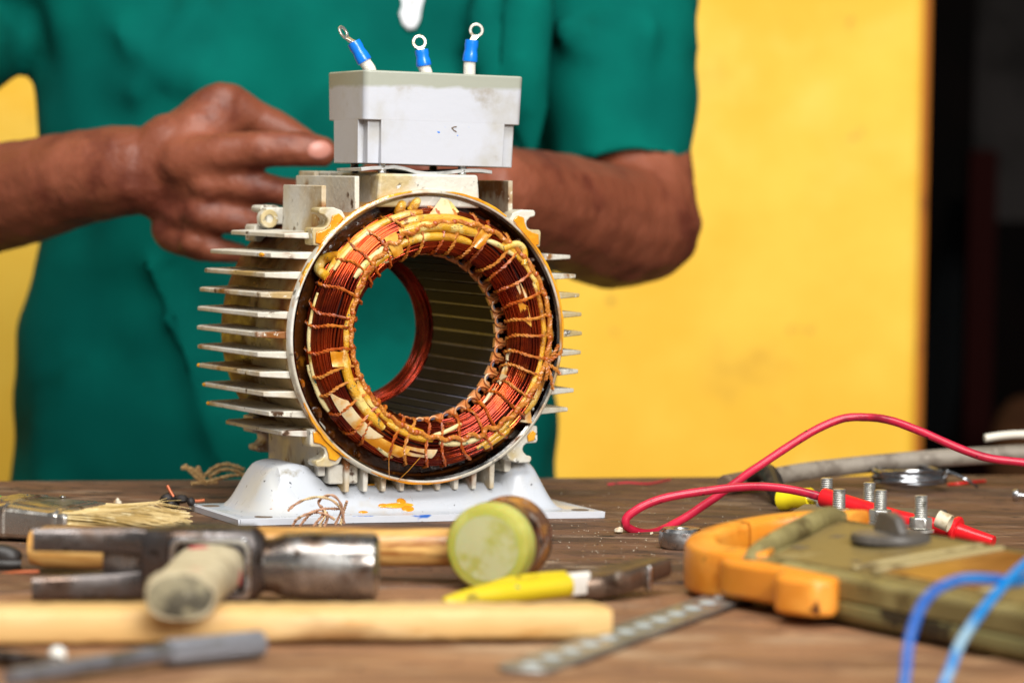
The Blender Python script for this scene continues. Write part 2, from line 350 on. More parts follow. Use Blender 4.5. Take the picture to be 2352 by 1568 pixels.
# yellow wall with a dark opening to its right
we = P(2112, 600, d=3000)
wt = P(2128, 0, d=3000)
wall = Thing('yellow_wall', 'plain yellow painted wall behind the person, ending at a dark doorway', 'wall', (-400, 3000, -850))
wall.part('plaster', MB().box((we.x-1300, 3060, 400), (2600, 120, 2500)), 'wall_yellow', bevel=8, world=True)
wall.part('reveal', MB().box((we.x+2, 3064, 400), (10, 118, 2500)), 'wall_edge', bevel=3, world=True)
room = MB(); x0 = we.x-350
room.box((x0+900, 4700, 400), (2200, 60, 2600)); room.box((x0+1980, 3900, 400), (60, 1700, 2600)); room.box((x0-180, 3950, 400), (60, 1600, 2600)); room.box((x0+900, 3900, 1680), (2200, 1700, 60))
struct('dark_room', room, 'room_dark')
single('wall_return', MB().box((we.x+1350, 3060, 400), (1500, 120, 2500)), 'room_dark', 'wall in painted shade closing the far side of the doorway', 'wall')
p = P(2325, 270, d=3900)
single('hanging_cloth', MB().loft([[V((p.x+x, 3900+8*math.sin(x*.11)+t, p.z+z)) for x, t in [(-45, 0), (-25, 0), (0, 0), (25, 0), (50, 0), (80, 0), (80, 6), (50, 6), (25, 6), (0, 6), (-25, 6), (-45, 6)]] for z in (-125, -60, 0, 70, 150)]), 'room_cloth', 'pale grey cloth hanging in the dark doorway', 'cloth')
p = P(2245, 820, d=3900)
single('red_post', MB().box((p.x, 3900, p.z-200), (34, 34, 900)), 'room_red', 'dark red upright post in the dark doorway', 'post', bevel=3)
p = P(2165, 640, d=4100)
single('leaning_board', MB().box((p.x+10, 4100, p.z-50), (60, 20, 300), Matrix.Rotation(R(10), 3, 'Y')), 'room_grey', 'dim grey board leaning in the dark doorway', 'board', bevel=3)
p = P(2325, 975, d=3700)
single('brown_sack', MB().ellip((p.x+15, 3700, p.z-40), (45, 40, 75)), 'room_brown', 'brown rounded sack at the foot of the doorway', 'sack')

# ================================================================== the motor
YAW = R(23.3); AX = 93.0
motor = Thing('electric_motor', 'open cream electric motor with copper windings, cooling fins and white terminal box', 'motor', (-43, 1644, 0), YAW)
def pol(r, th, b): return V((r*math.cos(th), b, AX+r*math.sin(th)))
# housing
motor.part('housing', MB().lathe([(73.2, 3), (75.0, 3.2), (74.6, 8), (74, 14), (74, 112), (73, 114), (70, 114), (70, 60), (72, 16), (73.2, 15)], (0, 0, AX), (0, 1, 0), 120, closed=True), 'barrel')
motor.part('rim', MB().lathe([(73.3, -1.6), (74.5, -1.6), (75.2, -.6), (75.5, 3.6), (73.3, 3.6)], (0, 0, AX), (0, 1, 0), 120, closed=True), 'rim_metal', bevel=.4)
motor.part('machined_lip', MB().lathe([(73.4, -.9), (72.2, -.3), (71.7, 9), (73.4, 9)], (0, 0, AX), (0, 1, 0), 120, closed=True), 'lip_metal')
motor.part('inner_wall', MB().lathe([(72.5, 8.5), (70.8, 9.5), (70.2, 13.6), (62, 13.4), (52, 13.4)], (0, 0, AX), (0, 1, 0), 120), 'varnish_wall')
# clots of varnish on the inner wall, lower left
for th, rr, sz in ((200, 70.4, 5), (214, 70, 7), (226, 70.2, 5), (188, 70.6, 4), (240, 69.8, 4.5), (170, 70.8, 4)):
    c = pol(rr-.3, R(th), 5+rnd.random()*6)
    motor.part('varnish_clot', MB().ellip(c, (sz*.4, sz*.9, sz*.6), 10), 'varnish_wall')
# fins each side
def fin(side, z, tip_f, tip_r, b0, b1, bev):
    rt = math.sqrt(max(10, 73.4**2-z*z))-1.5
    poly = [(rt, 3.5), (min(rt+9, tip_f-3), 4.5+bev*.2), (tip_f, 4+bev), ((tip_f+tip_r)/2+.4, (bev+b1)/2), (tip_r, b1-6), (tip_r-3, b1), (rt, b1+2)]
    def ring(t): return [V((side*x, y, AX+z+t*(2.0-1.0*max(0, min(1, (x-rt)/max(6, tip_r-rt)))))) for x, y in poly]
    return MB().loft([ring(-1), ring(1)])
for k in range(-5, 6):
    z = 1+10*k
    tr = 94.5-(z-1)**2/230; tf = tr-6.5
    if k == 5: tr, tf = 76, 74
    if k == -5: tr, tf = 78, 74
    motor.part('fin', fin(-1, z, tf, tr, 4, 97+rnd.uniform(-1, 1), 8), 'cast', bevel=.45)
for k in range(-4, 6):
    z = 1+10*k; tr = 92.5-(z-1)**2/215
    if k == 5: tr = 66
    motor.part('fin', fin(1, z, tr, tr-1, 6, 96, 9), 'cast_worn', bevel=.45)
# bolt lugs with a U notch, one mesh mirrored to the four corners, front and rear
lug = [(45, 60.5), (47, 64), (51.7, 65.6), (58.6, 65.4), (59.6, 64), (59.2, 62.2), (56.6, 61.6), (54.9, 59.9), (54.4, 58.4), (55, 56.6), (56.6, 55.4), (62.2, 55.2), (62.8, 53.5), (62.4, 46.5), (59, 46), (53, 52.5)]
for sx in (-1, 1):
    for sz in (-1, 1):
        motor.part('bolt_lug', MB().prism(lug, lambda x, y, t: V((sx*x, t, AX+sz*y)), 1.2, 14), 'cast_worn', bevel=.6)
        if sx < 0:
            motor.part('bolt_lug', MB().prism(lug, lambda x, y, t: V((sx*x, t, AX+sz*y)), 92, 108), 'cast', bevel=.6)
# rear boss with a threaded hole, upper left
bo = MB().lathe([(2.2, -1), (4.9, -1), (4.9, 6), (2.2, 6)], (-57.5, 84, AX+58.5), (0, 1, 0), 20, closed=True)
boss = motor.part('boss', bo, 'cast_worn', bevel=.4)
motor.part('boss_hole', MB().lathe([(2.3, 0), (2.3, 5.5), (.01, 5.5)], (-57.5, 84, AX+58.5), (0, 1, 0), 16), 'dark_hole', parent=boss)
motor.part('boss_web', MB().box((-53, 91, AX+60), (12, 14, 9)), 'cast_worn', bevel=.8)
# varnish run over the corner webs
def web_patch(pts, sx, sz, t):
    return MB().prism(pts, lambda x, y, q: V((sx*x, q, AX+sz*y)), t-1.0, t)
wb = [(46.5, 60.2), (49, 62.6), (52.6, 61.6), (53.2, 58.6), (54.4, 55.6), (57.5, 53.8), (61, 53), (61.4, 47.6), (58.6, 47.0), (53, 53.2)]
for sx, sz in ((-1, 1), (-1, -1), (1, 1)):
    motor.part('varnish_run', web_patch(wb, sx, sz, 1.0), 'varnish', bevel=.5, seg=3)
motor.part('varnish_run', web_patch([(57, 54.6), (60.5, 54), (61.5, 50), (59.2, 48.5), (56.4, 51.2)], 1, -1, 1.0), 'varnish', bevel=.5)
for a0, a1, rw in ((98, 146, 1.3), (148, 160, .8), (206, 236, 1.2), (246, 285, .9), (-8, 52, 1.2), (56, 84, 1.3)):
    n = max(6, int((a1-a0)/2)); rings = []
    for i in range(n+1):
        th = R(a0+(a1-a0)*i/n); q = rw*math.sin(math.pi*min(1, max(.06, i/n)))**.5*(.75+.5*rnd.random())
        rings.append([pol(74.6+dr, th, bb) for dr, bb in ((-.2*q, -1.9), (q*.9, -1.6), (q*1.15, 1), (q*.3, 3.2), (-.4, 1))])
    motor.part('varnish_run', MB().loft(rings), 'varnish')
# drips of varnish on fin tips
for k, bb, sz in ((4, 22, 3.6), (-3, 90, 3.2), (-4, 92, 3), (-2, 93, 2.4)):
    z = 1+10*k; tr = 94.5-(z-1)**2/230; tr -= 6.0*(1-bb/97)
    motor.part('varnish_drip', MB().ellip((-tr+.3, bb, AX+z), (1.1, sz, 1.15), 12), 'varnish')
# upright plates on top and the terminal seat
def plate(x, b0, b1, z0, z1, th=2.6): return MB().prism([(b0, z0), (b1, z0), (b1-.8, z1), (b0+.8, z1)], lambda y, z, t: V((x+t, y, AX+z)), -th/2, th/2)
for x, b0, b1, z0, z1 in ((-52, 14, 75, 50, 76.5), (-37.5, 5, 96, 62, 81.5), (-33, 78, 104, 66, 84), (51, 14, 75, 50, 80.5), (39, 40, 96, 62, 80.5)):
    motor.part('top_plate', plate(x, b0, b1, z0, z1), 'cast', bevel=.5)
seat = MB().prism([(-27, 83), (27, 83), (28.5, 66), (-28.5, 66)], lambda x, z, t: V((x, t, AX+z)), 1.2, 66)
motor.part('terminal_seat', seat, 'cast_worn', bevel=1.2)
motor.part('seat_extension', MB().box((-6, 84, AX+76), (50, 36, 16)), 'cast', bevel=1)
# bent gasket sheet under the box, on studs
gs = []
for i in range(13):
    x = -36+72*i/12; zz = 1.2*math.sin(i*.75)+(.9 if i in (3, 4) else 0)
    gs.append([V((x, 4, AX+85.8+zz-.8*i/12)), V((x, 40, AX+85.4+zz*.6)), V((x, 40, AX+84+zz*.6)), V((x, 4, AX+84+zz-.8*i/12))])
motor.part('gasket_sheet', MB().loft(gs), 'gasket', bevel=.2)
for x, y in ((-24, 6), (20, 6), (-24, 46), (20, 46)):
    st = MB()
    for i in range(5): st.lathe([(.01, i*1.4), (1.9, i*1.4), (2.3, i*1.4+.7), (1.9, i*1.4+1.39), (.01, i*1.4+1.39)], (x, y, AX+81.5), (0, 0, 1), 14)
    motor.part('stud', st, 'steel')
# terminal box: rounded upper tray, lower part with cut corners
BX = Matrix.Translation(V((7.4, 29, AX+87.6))) @ Matrix.Rotation(R(.7), 4, 'Y')
def rrect(hx, hy, r, n=5):
    o = []
    for cx, cy, a in ((hx-r, hy-r, 0), (-hx+r, hy-r, 90), (-hx+r, -hy+r, 180), (hx-r, -hy+r, 270)):
        for i in range(n+1):
            t = R(a+90*i/n); o.append((cx+r*math.cos(t), cy+r*math.sin(t)))
    return o
def notch(hx, hy, c, d_):
    q = []
    for sx, sy in ((1, 1), (-1, 1), (-1, -1), (1, -1)):
        pts = [(sx*(hx-d_), sy*(hy-c)), (sx*(hx-d_), sy*(hy-d_)), (sx*(hx-c), sy*(hy-d_)), ]
        pts = [(sx*hx, sy*(hy-c)), (sx*(hx-d_), sy*(hy-c)), (sx*(hx-d_), sy*(hy-d_)), (sx*(hx-c), sy*(hy-d_)), (sx*(hx-c), sy*hy)]
        if sx*sy < 0: pts.reverse()
        q += pts
    return q
tb = MB()
# wall and floor of the upturned tray, from the outside up and over the rim, down inside
def ringz(poly, z): return [V((x, y, z)) for x, y in poly]
tb.loft([ringz(rrect(43.2, 27.2, 3.5), 22), ringz(rrect(43.9, 27.9, 3.5), 46.4), ringz(rrect(43.4, 27.4, 3.2), 47), ringz(rrect(41.2, 25.2, 2.5), 47), ringz(rrect(40.8, 24.8, 2.5), 24.5)])
tb.loft([ringz(notch(42.7, 26.7, 9.2, 3.0), 0), ringz(notch(43.2, 27.2, 9.2, 3.0), 22.8)])
tb.xf(BX)
box_o = motor.part('terminal_box', tb, 'box_white', bevel=1.5, seg=3)
# small stuck-on scribble of rust on the box face
for (x0, z0, x1, z1) in ((4.5, 19.2, 7.2, 20.0), (4.6, 19.0, 5.8, 18.0), (5.8, 18, 7.2, 17.3)):
    s_ = MB().tube([BX @ V((x0, -27.0-.15, z0)), BX @ V(((x0+x1)/2, -27.0-.15, (z0+z1)/2+.2)), BX @ V((x1, -27.0-.15, z1))], .32, 6)
    motor.part('rust_mark', s_, 'stain_grey', parent=box_o)
for (x, z, q) in ((-9, 22, .35), (-3, 17, .5), (1, 19.5, .3), (14, 20, .35), (8, 15.5, .4), (-2.4, 16.8, .7)):
    motor.part('paint_speck', MB().ellip(BX @ V((x, -27.0-.05, z)), (q, .12, q*.7), 8), 'blue_plastic', parent=box_o)
# three leads with crimped ring terminals standing out of the box
for (wx, wy), (cx0, cy0), (cx1, cy1), (rx, ry), edge, dep in (
        ((852, 168), (838, 142), (812, 97), (789, 75), 65, 1650),
        ((980, 172), (974, 152), (968, 114), (963, 97), 12, 1664),
        ((1078, 178), (1079, 142), (1084, 92), (1094, 70), 5, 1676)):
    a, b_, c, r_ = (P(x, y, d=dep) for x, y in ((wx, wy), (cx0, cy0), (cx1, cy1), (rx, ry)))
    base = V((a.x, a.y+1, a.z-10)); ld = motor.part('lead', MB().tube(smooth_path([base, a, b_+(b_-c).normalized()*1, b_+(c-b_)*.2], 6), [3.1]*18+[2.9], 12), 'cotton', world=True)
    ax = (c-b_).normalized(); Lc = (c-b_).length
    motor.part('crimp_sleeve', MB().lathe([(2.6, 0), (3.9, .05), (4.0, 1), (3.75, Lc*.35), (3.3, Lc*.55), (3.65, Lc*.75), (3.5, Lc-.1), (2.2, Lc)], b_, ax, 20), 'blue_plastic', world=True, parent=ld)
    # eyelet: flat ring facing the viewer (or edge on)
    side = ax.cross(V((0, 1, 0))).normalized(); nrm_ = Matrix.Rotation(R(edge), 3, ax) @ side.cross(ax).normalized(); side = ax.cross(nrm_).normalized()
    up_ = (r_-c).normalized(); rc = r_
    e = MB()
    sd2 = side
    poly = [(math.cos(2*math.pi*i/28), math.sin(2*math.pi*i/28)) for i in range(28)]
    rings = [[rc+sd2*(x*rr)+ax*(y*rr)+nrm_*t for x, y in poly] for rr, t in ((3.9, -.5), (3.9, .5), (2.3, .5), (2.3, -.5))]
    e.loft(rings, cap=False, closed=True)
    neck = [rc-ax*3.0, c-ax*.5]
    e.loft([[neck[0]+sd2*s*w_+nrm_*t for s, t in ((-1, -.5), (1, -.5), (1, .5), (-1, .5))] for w_ in (2.1,)]+[[neck[1]+sd2*s*1.7+nrm_*t for s, t in ((-1, -1.2), (1, -1.2), (1, 1.2), (-1, 1.2))]])
    motor.part('ring_terminal', e, 'tinned', bevel=.25, world=True, parent=ld)
# ribs under the barrel and side webs reaching down to the base
for i, x in enumerate(range(-41, 46, 10)):
    zb = -math.sqrt(74**2-x*x)
    if abs(x) > 38: zt = -76
    motor.part('rib', MB().prism([(-1.6, zb+1), (1.6, zb+1), (1.2, -79), (-1.2, -79)], lambda u, z, t: V((x+u, t, AX+z)), 5, 100), 'cast', bevel=.6)
for x in (-53, 50):
    motor.part('side_web', MB().prism([(-2, -42), (2, -46), (2, -71), (-2, -71)], lambda u, z, t: V((x+u, t, AX+z)), 10, 88), 'cast', bevel=.7)
motor.part('rear_web', MB().box((-42, 20, AX-70), (16, 24, 10)), 'cast', bevel=1)
# pressed steel foot: a height field over a waisted outline
foot_v = []; NA, NB = 96, 44
def sst(a, b, x):
    t = max(0, min(1, (x-a)/(b-a))); return t*t*(3-2*t)
def foot_h(a, b, bf, bk):
    s = abs(a); sg = 1 if a > 0 else -1
    hum = 23.5 if a < 0 else 24
    out = 89 if a < 0 else 74
    inn = 46
    pk, p2 = (60, 74) if a < 0 else (53, 61)
    top = hum*sst(out+4, p2, s) if s > p2 else hum*(1+.05*(1-((s-(pk+p2)/2)/((p2-pk)/2))**2)) if s > pk else (13.0+(hum-13.0)*sst(inn, pk, s))
    t = (b-bf)/(bk-bf)
    fr = sst(.10, .34, t) if s < 75 else sst(.07, .40, t)
    bkk = sst(1-.05, 1-.25, t)
    lip = 1.2
    return lip+top*fr*bkk
fo = MB(); rows = []
for i in range(NA+1):
    a = -103+(103+91)*i/NA
    s = a/100
    bf = -11-7*math.sin(math.pi*sst(-103, 91, a)) if True else 0
    bf = -10-5*math.exp(-((a-10)/45)**2)-(10*sst(30, 91, a))
    bk = 70
    rows.append([V((a, bf+(bk-bf)*j/NB, 2.2+foot_h(a, bf+(bk-bf)*j/NB, bf, bk))) for j in range(NB+1)])
vs = [p for r in rows for p in r]; fs = [(i*(NB+1)+j, i*(NB+1)+j+1, (i+1)*(NB+1)+j+1, (i+1)*(NB+1)+j) for i in range(NA) for j in range(NB)]
fo.add(vs, fs)
foot = motor.part('base_foot', fo, 'foot_white')
sol = foot.modifiers.new('thickness', 'SOLIDIFY'); sol.thickness = 3.2*MM; sol.offset = -1 if True else 1
# thick painted edge of the foot plate, chipped to blue
ed = []
loop = [rows[i][0] for i in range(NA+1)]
for i, p in enumerate(loop):
    q = V((p.x, p.y-.9, p.z)); ed.append([V((q.x, q.y, .2)), V((q.x, q.y-.2, 3.2)), V((q.x, q.y+1.6, 3.55)), V((q.x, q.y+1.6, .2))])
motor.part('foot_edge', MB().loft(ed), 'foot_edge', parent=foot)
ed = []
for j in range(NB+1):
    p = rows[0][j]; ed.append([V((p.x-.9, p.y, .2)), V((p.x-1.1, p.y, 3.2)), V((p.x+1.6, p.y, 3.55)), V((p.x+1.6, p.y, .2))])
motor.part('foot_edge', MB().loft(ed), 'foot_edge', parent=foot)
ed = []
for j in range(NB+1):
    p = rows[NA][j]; ed.append([V((p.x+.9, p.y, .2)), V((p.x+1.1, p.y, 3.2)), V((p.x-1.6, p.y, 3.55)), V((p.x-1.6, p.y, .2))])
motor.part('foot_edge', MB().loft(ed), 'foot_edge', parent=foot)
for x, y in ((-88, -2), (82, -11), (-97, 56)):
    motor.part('bolt_hole', MB().lathe([(.01, 0), (4.6, 0), (4.6, .25), (3.9, .3), (.01, .3)], (x, y, 3.4), (0, 0, 1), 24), 'stain_grey', parent=foot)
# varnish spilt on the foot, laid on its surface
def foot_drop(px, py, w_, h_, d=1600):
    ctr = P(px, py, d=d); loc_ = motor.I @ ctr
    a = loc_.x
    i = min(NA, max(0, round((a+103)/194*NA)))
    best = min(rows[i], key=lambda q: abs(q.z-loc_.z)+(0 if q.y < 30 else 99))
    ii = max(1, min(NB-1, rows[i].index(best)))
    tn = (rows[i][ii+1]-rows[i][ii-1]).normalized(); nr = V((1, 0, 0)).cross(tn).normalized()
    if nr.z < 0: nr = -nr
    rot = Matrix((V((1, 0, 0)), tn, nr)).transposed()
    return MB().ellip(best+nr*.15, (w_, h_, .55), 14, rot)
for px, py, w_, h_ in ((940, 1131, 5, 1.3), (915, 1130, 1.8, 1.2), (985, 1178, 9, 1.9), (1000, 1170, 2.6, 2.4), (885, 1190, 2.6, 1.2), (945, 1180, 3, 1.5), (852, 1140, .8, .7), (1010, 1188, 3.5, 2.5)):
    motor.part('varnish_drop', foot_drop(px, py, w_, h_), 'varnish', parent=foot)

# ---- stator core with 36 teeth
NS = 36
core = motor.part('stator_core', MB().lathe([(50, 14), (69.6, 14), (69.6, 97), (50, 97)], (0, 0, AX), (0, 1, 0), 72, closed=True), 'core_back')
tooth = MB(); hw = R(360/NS*.40)
tooth.loft([[pol(r_, s*hw*k, b) for r_, s, k in ((42, -1, 1), (42, 0, 1), (42, 1, 1), (44, 1, .95), (50.5, .6, 1), (50.5, -.6, 1), (44, -1, .95))] for b in (13.5, 97)])
for v in tooth.v: v.z -= AX
tm = tooth.mesh('tooth', 'lamination', 30)
lin_ = MB()
prof = []
for i in range(13):
    t = math.pi*i/12
    prof.append((46.6-3.2*math.sin(t), math.cos(t)*2.35))
prof = [(55, 2.9), (50, 2.9)]+prof+[(50, -2.9), (55, -2.9)]
rings = []
for b, k, th in ((20, 1, 0), (13, 1.02, 0), (11, 1.16, 0), (9.8, 1.38, 0), (9.4, 1.62, 0)):
    rings.append([V((r_-max(0, 46.6-r_)*(k-1)*.9, b, t_*k)) for r_, t_ in prof])
lin_.loft(rings, cap=False, rclosed=False)
lm = lin_.mesh('slot_liner', 'liner')
tf_ = MB(); hw2 = R(360/NS*.30)
tf_.loft([[V((r_*math.cos(t), b, r_*math.sin(t))) for r_, t in ((42.05, -hw2*k), (42.05, hw2*k), (46.5, hw2*k*1.05), (46.5, -hw2*k*1.05))] for b, k in ((13.4, 1.15), (11.6, 1.1), (10.8, .8))])
fm = tf_.mesh('tooth_collar', 'liner', 30)
cl = MB(); cl.loft([[V((42.6, b, -.75)), V((42.6, b, .75)), V((43.6, b, 1.3)), V((43.6, b, -1.3))] for b in (10, 99)])
cm = cl.mesh('slot_closer', 'slot_closer')
for i in range(NS):
    a = -2*math.pi*i/NS
    for nm, me, da in (('tooth', tm, .5), ('slot_liner', lm, 0), ('slot_closer', cm, 0), ('tooth_collar', fm, .5)):
        o = link(nm, me, motor.o); o.location = (0, 0, AX*MM); o.rotation_euler = (0, a+2*math.pi/NS*da, 0)
        if nm == 'slot_liner':
            s_ = o.modifiers.new('thickness', 'SOLIDIFY'); s_.thickness = .6*MM; s_.offset = 0
# ---- windings
def sup(c, e): return math.copysign(abs(c)**e, c)
WC = V((1.8, 0, 0))
def wnd(th, ph, off=0, R0=54.6, ra=10.6, bc=2.5, ba=10.5, e=.72):
    c, s = sup(math.cos(ph), e), sup(math.sin(ph), e)
    fl = 5.5*max(0, -c)*max(0, -s) if bc < 50 else 0
    return pol(R0+(ra+off)*c+fl, th, bc-(ba+off)*s)+WC
def winding(name, mname, bc, ba, R0, ra, nst, seg, seed, solid):
    q = random.Random(seed); mb = MB()
    groups = [q.uniform(-.05, .05) for _ in range(12)]
    for i in range(nst):
        ph0 = 2*math.pi*i/nst; k1 = q.randint(2, 4); k2 = q.randint(5, 9); p1 = q.uniform(0, 6.3); p2 = q.uniform(0, 6.3)
        a1 = q.uniform(.01, .06); a2 = q.uniform(.0, .02); o0 = q.uniform(-.4, .3); k3 = q.randint(2, 6); p3 = q.uniform(0, 6.3)
        pts = []
        for j in range(seg):
            th = 2*math.pi*j/seg
            ph = ph0+.10*math.sin(2*th+1.3*math.sin(ph0)+.6)+.05*math.sin(5*th+2*math.cos(ph0))+.35*a1*math.sin(k1*th+p1)
            pts.append(wnd(th, ph, o0+.28*math.sin(k3*th+p3), R0, ra, bc, ba))
        mb.tube(pts, .78, 6, closed=True)
    w_ = motor.part(name, mb, mname, kind='stuff', ang=80)
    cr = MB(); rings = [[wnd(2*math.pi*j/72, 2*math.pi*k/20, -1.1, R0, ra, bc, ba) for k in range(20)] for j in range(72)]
    cr.loft(rings, closed=True); motor.part('winding_core', cr, 'copper_gap_shade', parent=w_)
    return w_
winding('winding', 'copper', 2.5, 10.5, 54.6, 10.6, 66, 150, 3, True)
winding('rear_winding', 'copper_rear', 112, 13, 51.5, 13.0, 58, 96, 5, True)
# conductors running from the winding into each slot
for i in range(NS):
    mb = MB(); q = random.Random(i)
    for j in range(7):
        th = 2*math.pi*i/NS+q.uniform(-.045, .045); r0 = 47+j*1.1
        mb.tube([pol(r0, th, 16), pol(r0+.4, th, 10), pol(r0+1.2, th+.02, 6)], .6, 5)
    motor.part('slot_conductors', mb, 'copper', kind='stuff')
# lacing loops round the end winding, twisted two-ply cord
NL = 35
for i in range(NL):
    q = random.Random(100+i); th0 = 2*math.pi*i/NL+q.uniform(-.03, .03); sk = q.uniform(-.05, .05)+.04*math.cos(th0*2)
    pts = [wnd(th0+sk*math.sin(2*math.pi*k/40)*1.4+.015*math.sin(6.28*k/13), 2*math.pi*k/40, 1.3 if k < 26 else .75) for k in range(40)]
    motor.part('lacing_loop', MB().ply(pts, .74, 15, closed=True), 'cord' if q.random() < .75 else 'cord_light')
# chain of half hitches along the front of the lacing
pts = []
def chain_phi(th): return math.acos(max(-.95, min(.95, sup((6.6*math.cos(th)+3.2*math.sin(th))/10.6, 1/.72))))
for j in range(420):
    th = 2*math.pi*j/420; pts.append(wnd(th, chain_phi(th)+.05*math.sin(35*th), 1.9))
motor.part('lacing_chain', MB().ply(pts, 1.05, 90, ply=3, off=.62, closed=True), 'cord_light')
for i in range(NL):
    th = 2*math.pi*i/NL
    motor.part('lacing_knot', MB().ellip(wnd(th, chain_phi(th), 2.1), (1.6, 1.3, 1.6), 10), 'cord')
# cord ends, right side
kn = wnd(R(-12), chain_phi(R(-12)), 2.4)
for dx, dz in ((6, 9), (8, 6), (4, 3), (-1, -9), (3, -14), (7, -6)):
    motor.part('cord_end', MB().ply(smooth_path([kn, kn+V((dx*.5, -2.5, dz*.5)), kn+V((dx, -2, dz))], 6), .75, 3), 'cord_light')
# fibreglass sleeves over the joints
def sleeve(a0, a1, ph, r, m, flat=.75, off=.9, ph1=None, fl0=1, fl1=1):
    n = max(8, int(abs(a1-a0)/3)); pts = []; rr = []
    for i in range(n+1):
        t = i/n; p_ = ph+(ph1-ph)*t if ph1 is not None else ph
        pts.append(wnd(R(a0+(a1-a0)*t), R(p_), off+.25*math.sin(i*.9))); rr.append(r*(.55+.45*min(1, 5*t*fl0+.0+.2, 5*(1-t)*fl1+.2)))
    motor.part('insulating_sleeve', MB().tube(pts, rr, 12), m)
sleeve(112, 68, 82, 3.3, 'sleeve', off=-.4); sleeve(110, 66, 62, 2.6, 'sleeve', off=-.2); sleeve(118, 70, 100, 2.4, 'sleeve', off=-.3)
sleeve(150, 97, 10, 2.2, 'sleeve', ph1=34, off=.1); sleeve(148, 116, 30, 1.5, 'sleeve_white', off=.2)
sleeve(146, 112, 90, 1.9, 'sleeve_white', ph1=92, off=-.2); sleeve(150, 116, 106, 1.9, 'sleeve', ph1=106, off=-.2); sleeve(188, 146, 112, 1.9, 'sleeve', ph1=118, off=.0)
sleeve(206, 160, 2, 1.3, 'sleeve_white', ph1=10, off=.6); sleeve(214, 192, 6, 1.4, 'sleeve_white', ph1=-2, off=1.4)
sleeve(238, 186, 92, 2.7, 'sleeve', ph1=104, off=-.3); sleeve(262, 205, 116, 2.4, 'sleeve', ph1=122, off=-.3); sleeve(268, 238, 98, 2.0, 'sleeve', ph1=106, off=-.1); sleeve(250, 232, 30, 1.4, 'sleeve_white', ph1=64, off=.4)
sleeve(296, 272, 84, 1.5, 'sleeve_white', ph1=92, off=.3); sleeve(288, 268, 130, 1.2, 'sleeve_white', ph1=108, off=.5)
sleeve(318, 292, 76, 1.6, 'sleeve', ph1=60, off=.2); sleeve(312, 296, 52, 1.9, 'sleeve', ph1=44, off=.1)
sleeve(-4, -38, 42, 2.5, 'sleeve', ph1=40, off=.2); sleeve(28, -44, 68, 1.5, 'sleeve', ph1=78, off=.2); sleeve(54, 22, 66, 1.7, 'sleeve', ph1=56, off=.1); sleeve(62, 44, 86, 1.5, 'sleeve_white', ph1=70, off=.3)
# big loose loops of sleeve
def loose(pts, r, m): motor.part('insulating_sleeve', MB().tube(smooth_path(pts, 7), r, 12), m)
loose([wnd(R(152), R(20), 0), wnd(R(150), R(-10), 3.2), wnd(R(145), R(-10), 3.6), wnd(R(141), R(15), .6)], 2.6, 'sleeve')
loose([wnd(R(52), R(80), .8), wnd(R(48), R(48), 2.8), wnd(R(43), R(40), 2.6), wnd(R(38), R(66), .8)], 1.8, 'sleeve')
loose([wnd(R(106), R(0), 0), pol(69, R(104), 2)+WC, pol(70, R(100), 8)], 2.7, 'sleeve')
loose([wnd(R(100), R(0), 0), pol(69.5, R(97), 2)+WC, pol(70, R(94), 8)], 2.5, 'sleeve')
# paper wedges and tabs
def tri(pts, m, th=.35, nm='insulation_paper'):
    pts = [V(p) for p in pts]; n = (pts[1]-pts[0]).cross(pts[2]-pts[0]).normalized()*th
    motor.part(nm, MB().loft([[p-n for p in pts], [p+n for p in pts]]), m)
tri([wnd(R(95), R(55), 1), wnd(R(82), R(55), 1), pol(70.5, R(84), -1.5)+WC, pol(71, R(87), -1.5)+WC], 'paper')
tri([wnd(R(79), R(30), 1), wnd(R(83), R(50), 1), pol(70.5, R(84), -1.2)+WC, pol(70, R(82), 1)+WC], 'sleeve_white')
def tape(a0, a1, p0, p1, m, off=1.0, sk=0):
    n = 8; rings = []
    for i in range(n+1):
        th = R(a0+(a1-a0)*i/n); rings.append([wnd(th+R(sk*k/4), R(p0+(p1-p0)*k/4), off+.3*math.sin(i*.8+k)) for k in range(5)]+[wnd(th+R(sk*k/4), R(p0+(p1-p0)*k/4), off-.5) for k in range(4, -1, -1)])
    motor.part('insulation_paper', MB().loft(rings), m)
tape(114, 121, 78, 118, 'paper_orange', 2.2); tape(66, 60, 54, 104, 'paper_orange', 2.0, 4); tape(122, 131, 104, 126, 'paper', .8, -4)
tape(186, 194, 78, 112, 'paper_orange', 1.6, 3); tape(205, 232, 48, 82, 'paper', 1.6, 8); tape(232, 252, 46, 78, 'paper_orange', 1.5, 4); tape(250, 268, 62, 84, 'paper', 1.0, 3)
tape(-2, 8, 22, 52, 'paper_orange', 1.9, 4); tape(-10, -22, 16, 30, 'paper', 1.0); tape(6, 18, 96, 118, 'paper_orange', .8, 6); tape(22, 32, 92, 104, 'paper', .6)
tape(-22, -34, 150, 168, 'paper', 1.2, 5); tape(-40, -52, 152, 166, 'paper', 1.2, 5); tape(-8, -16, 160, 175, 'paper', .8); tape(-30, -42, 18, 36, 'paper', 1.2, 4)
tri([wnd(R(-26), R(165), 1), wnd(R(-33), R(165), 1), wnd(R(-27), R(130), 4.5)], 'paper'); tri([wnd(R(-34), R(20), 1), wnd(R(-42), R(26), 1), pol(71, R(-39), -4)+WC], 'paper')
# strings of varnish hanging to the rim
for (x0, y0), (x1, y1) in (((893, 1040), (894, 1100)), ((965, 1050), (912, 1105))):
    a, b_ = P(x0, y0, d=1622), P(x1, y1, d=1630)
    motor.part('varnish_thread', MB().tube([a, (a+b_)/2+V((0, -1, -.5)), b_], .18, 5), 'varnish', world=True)

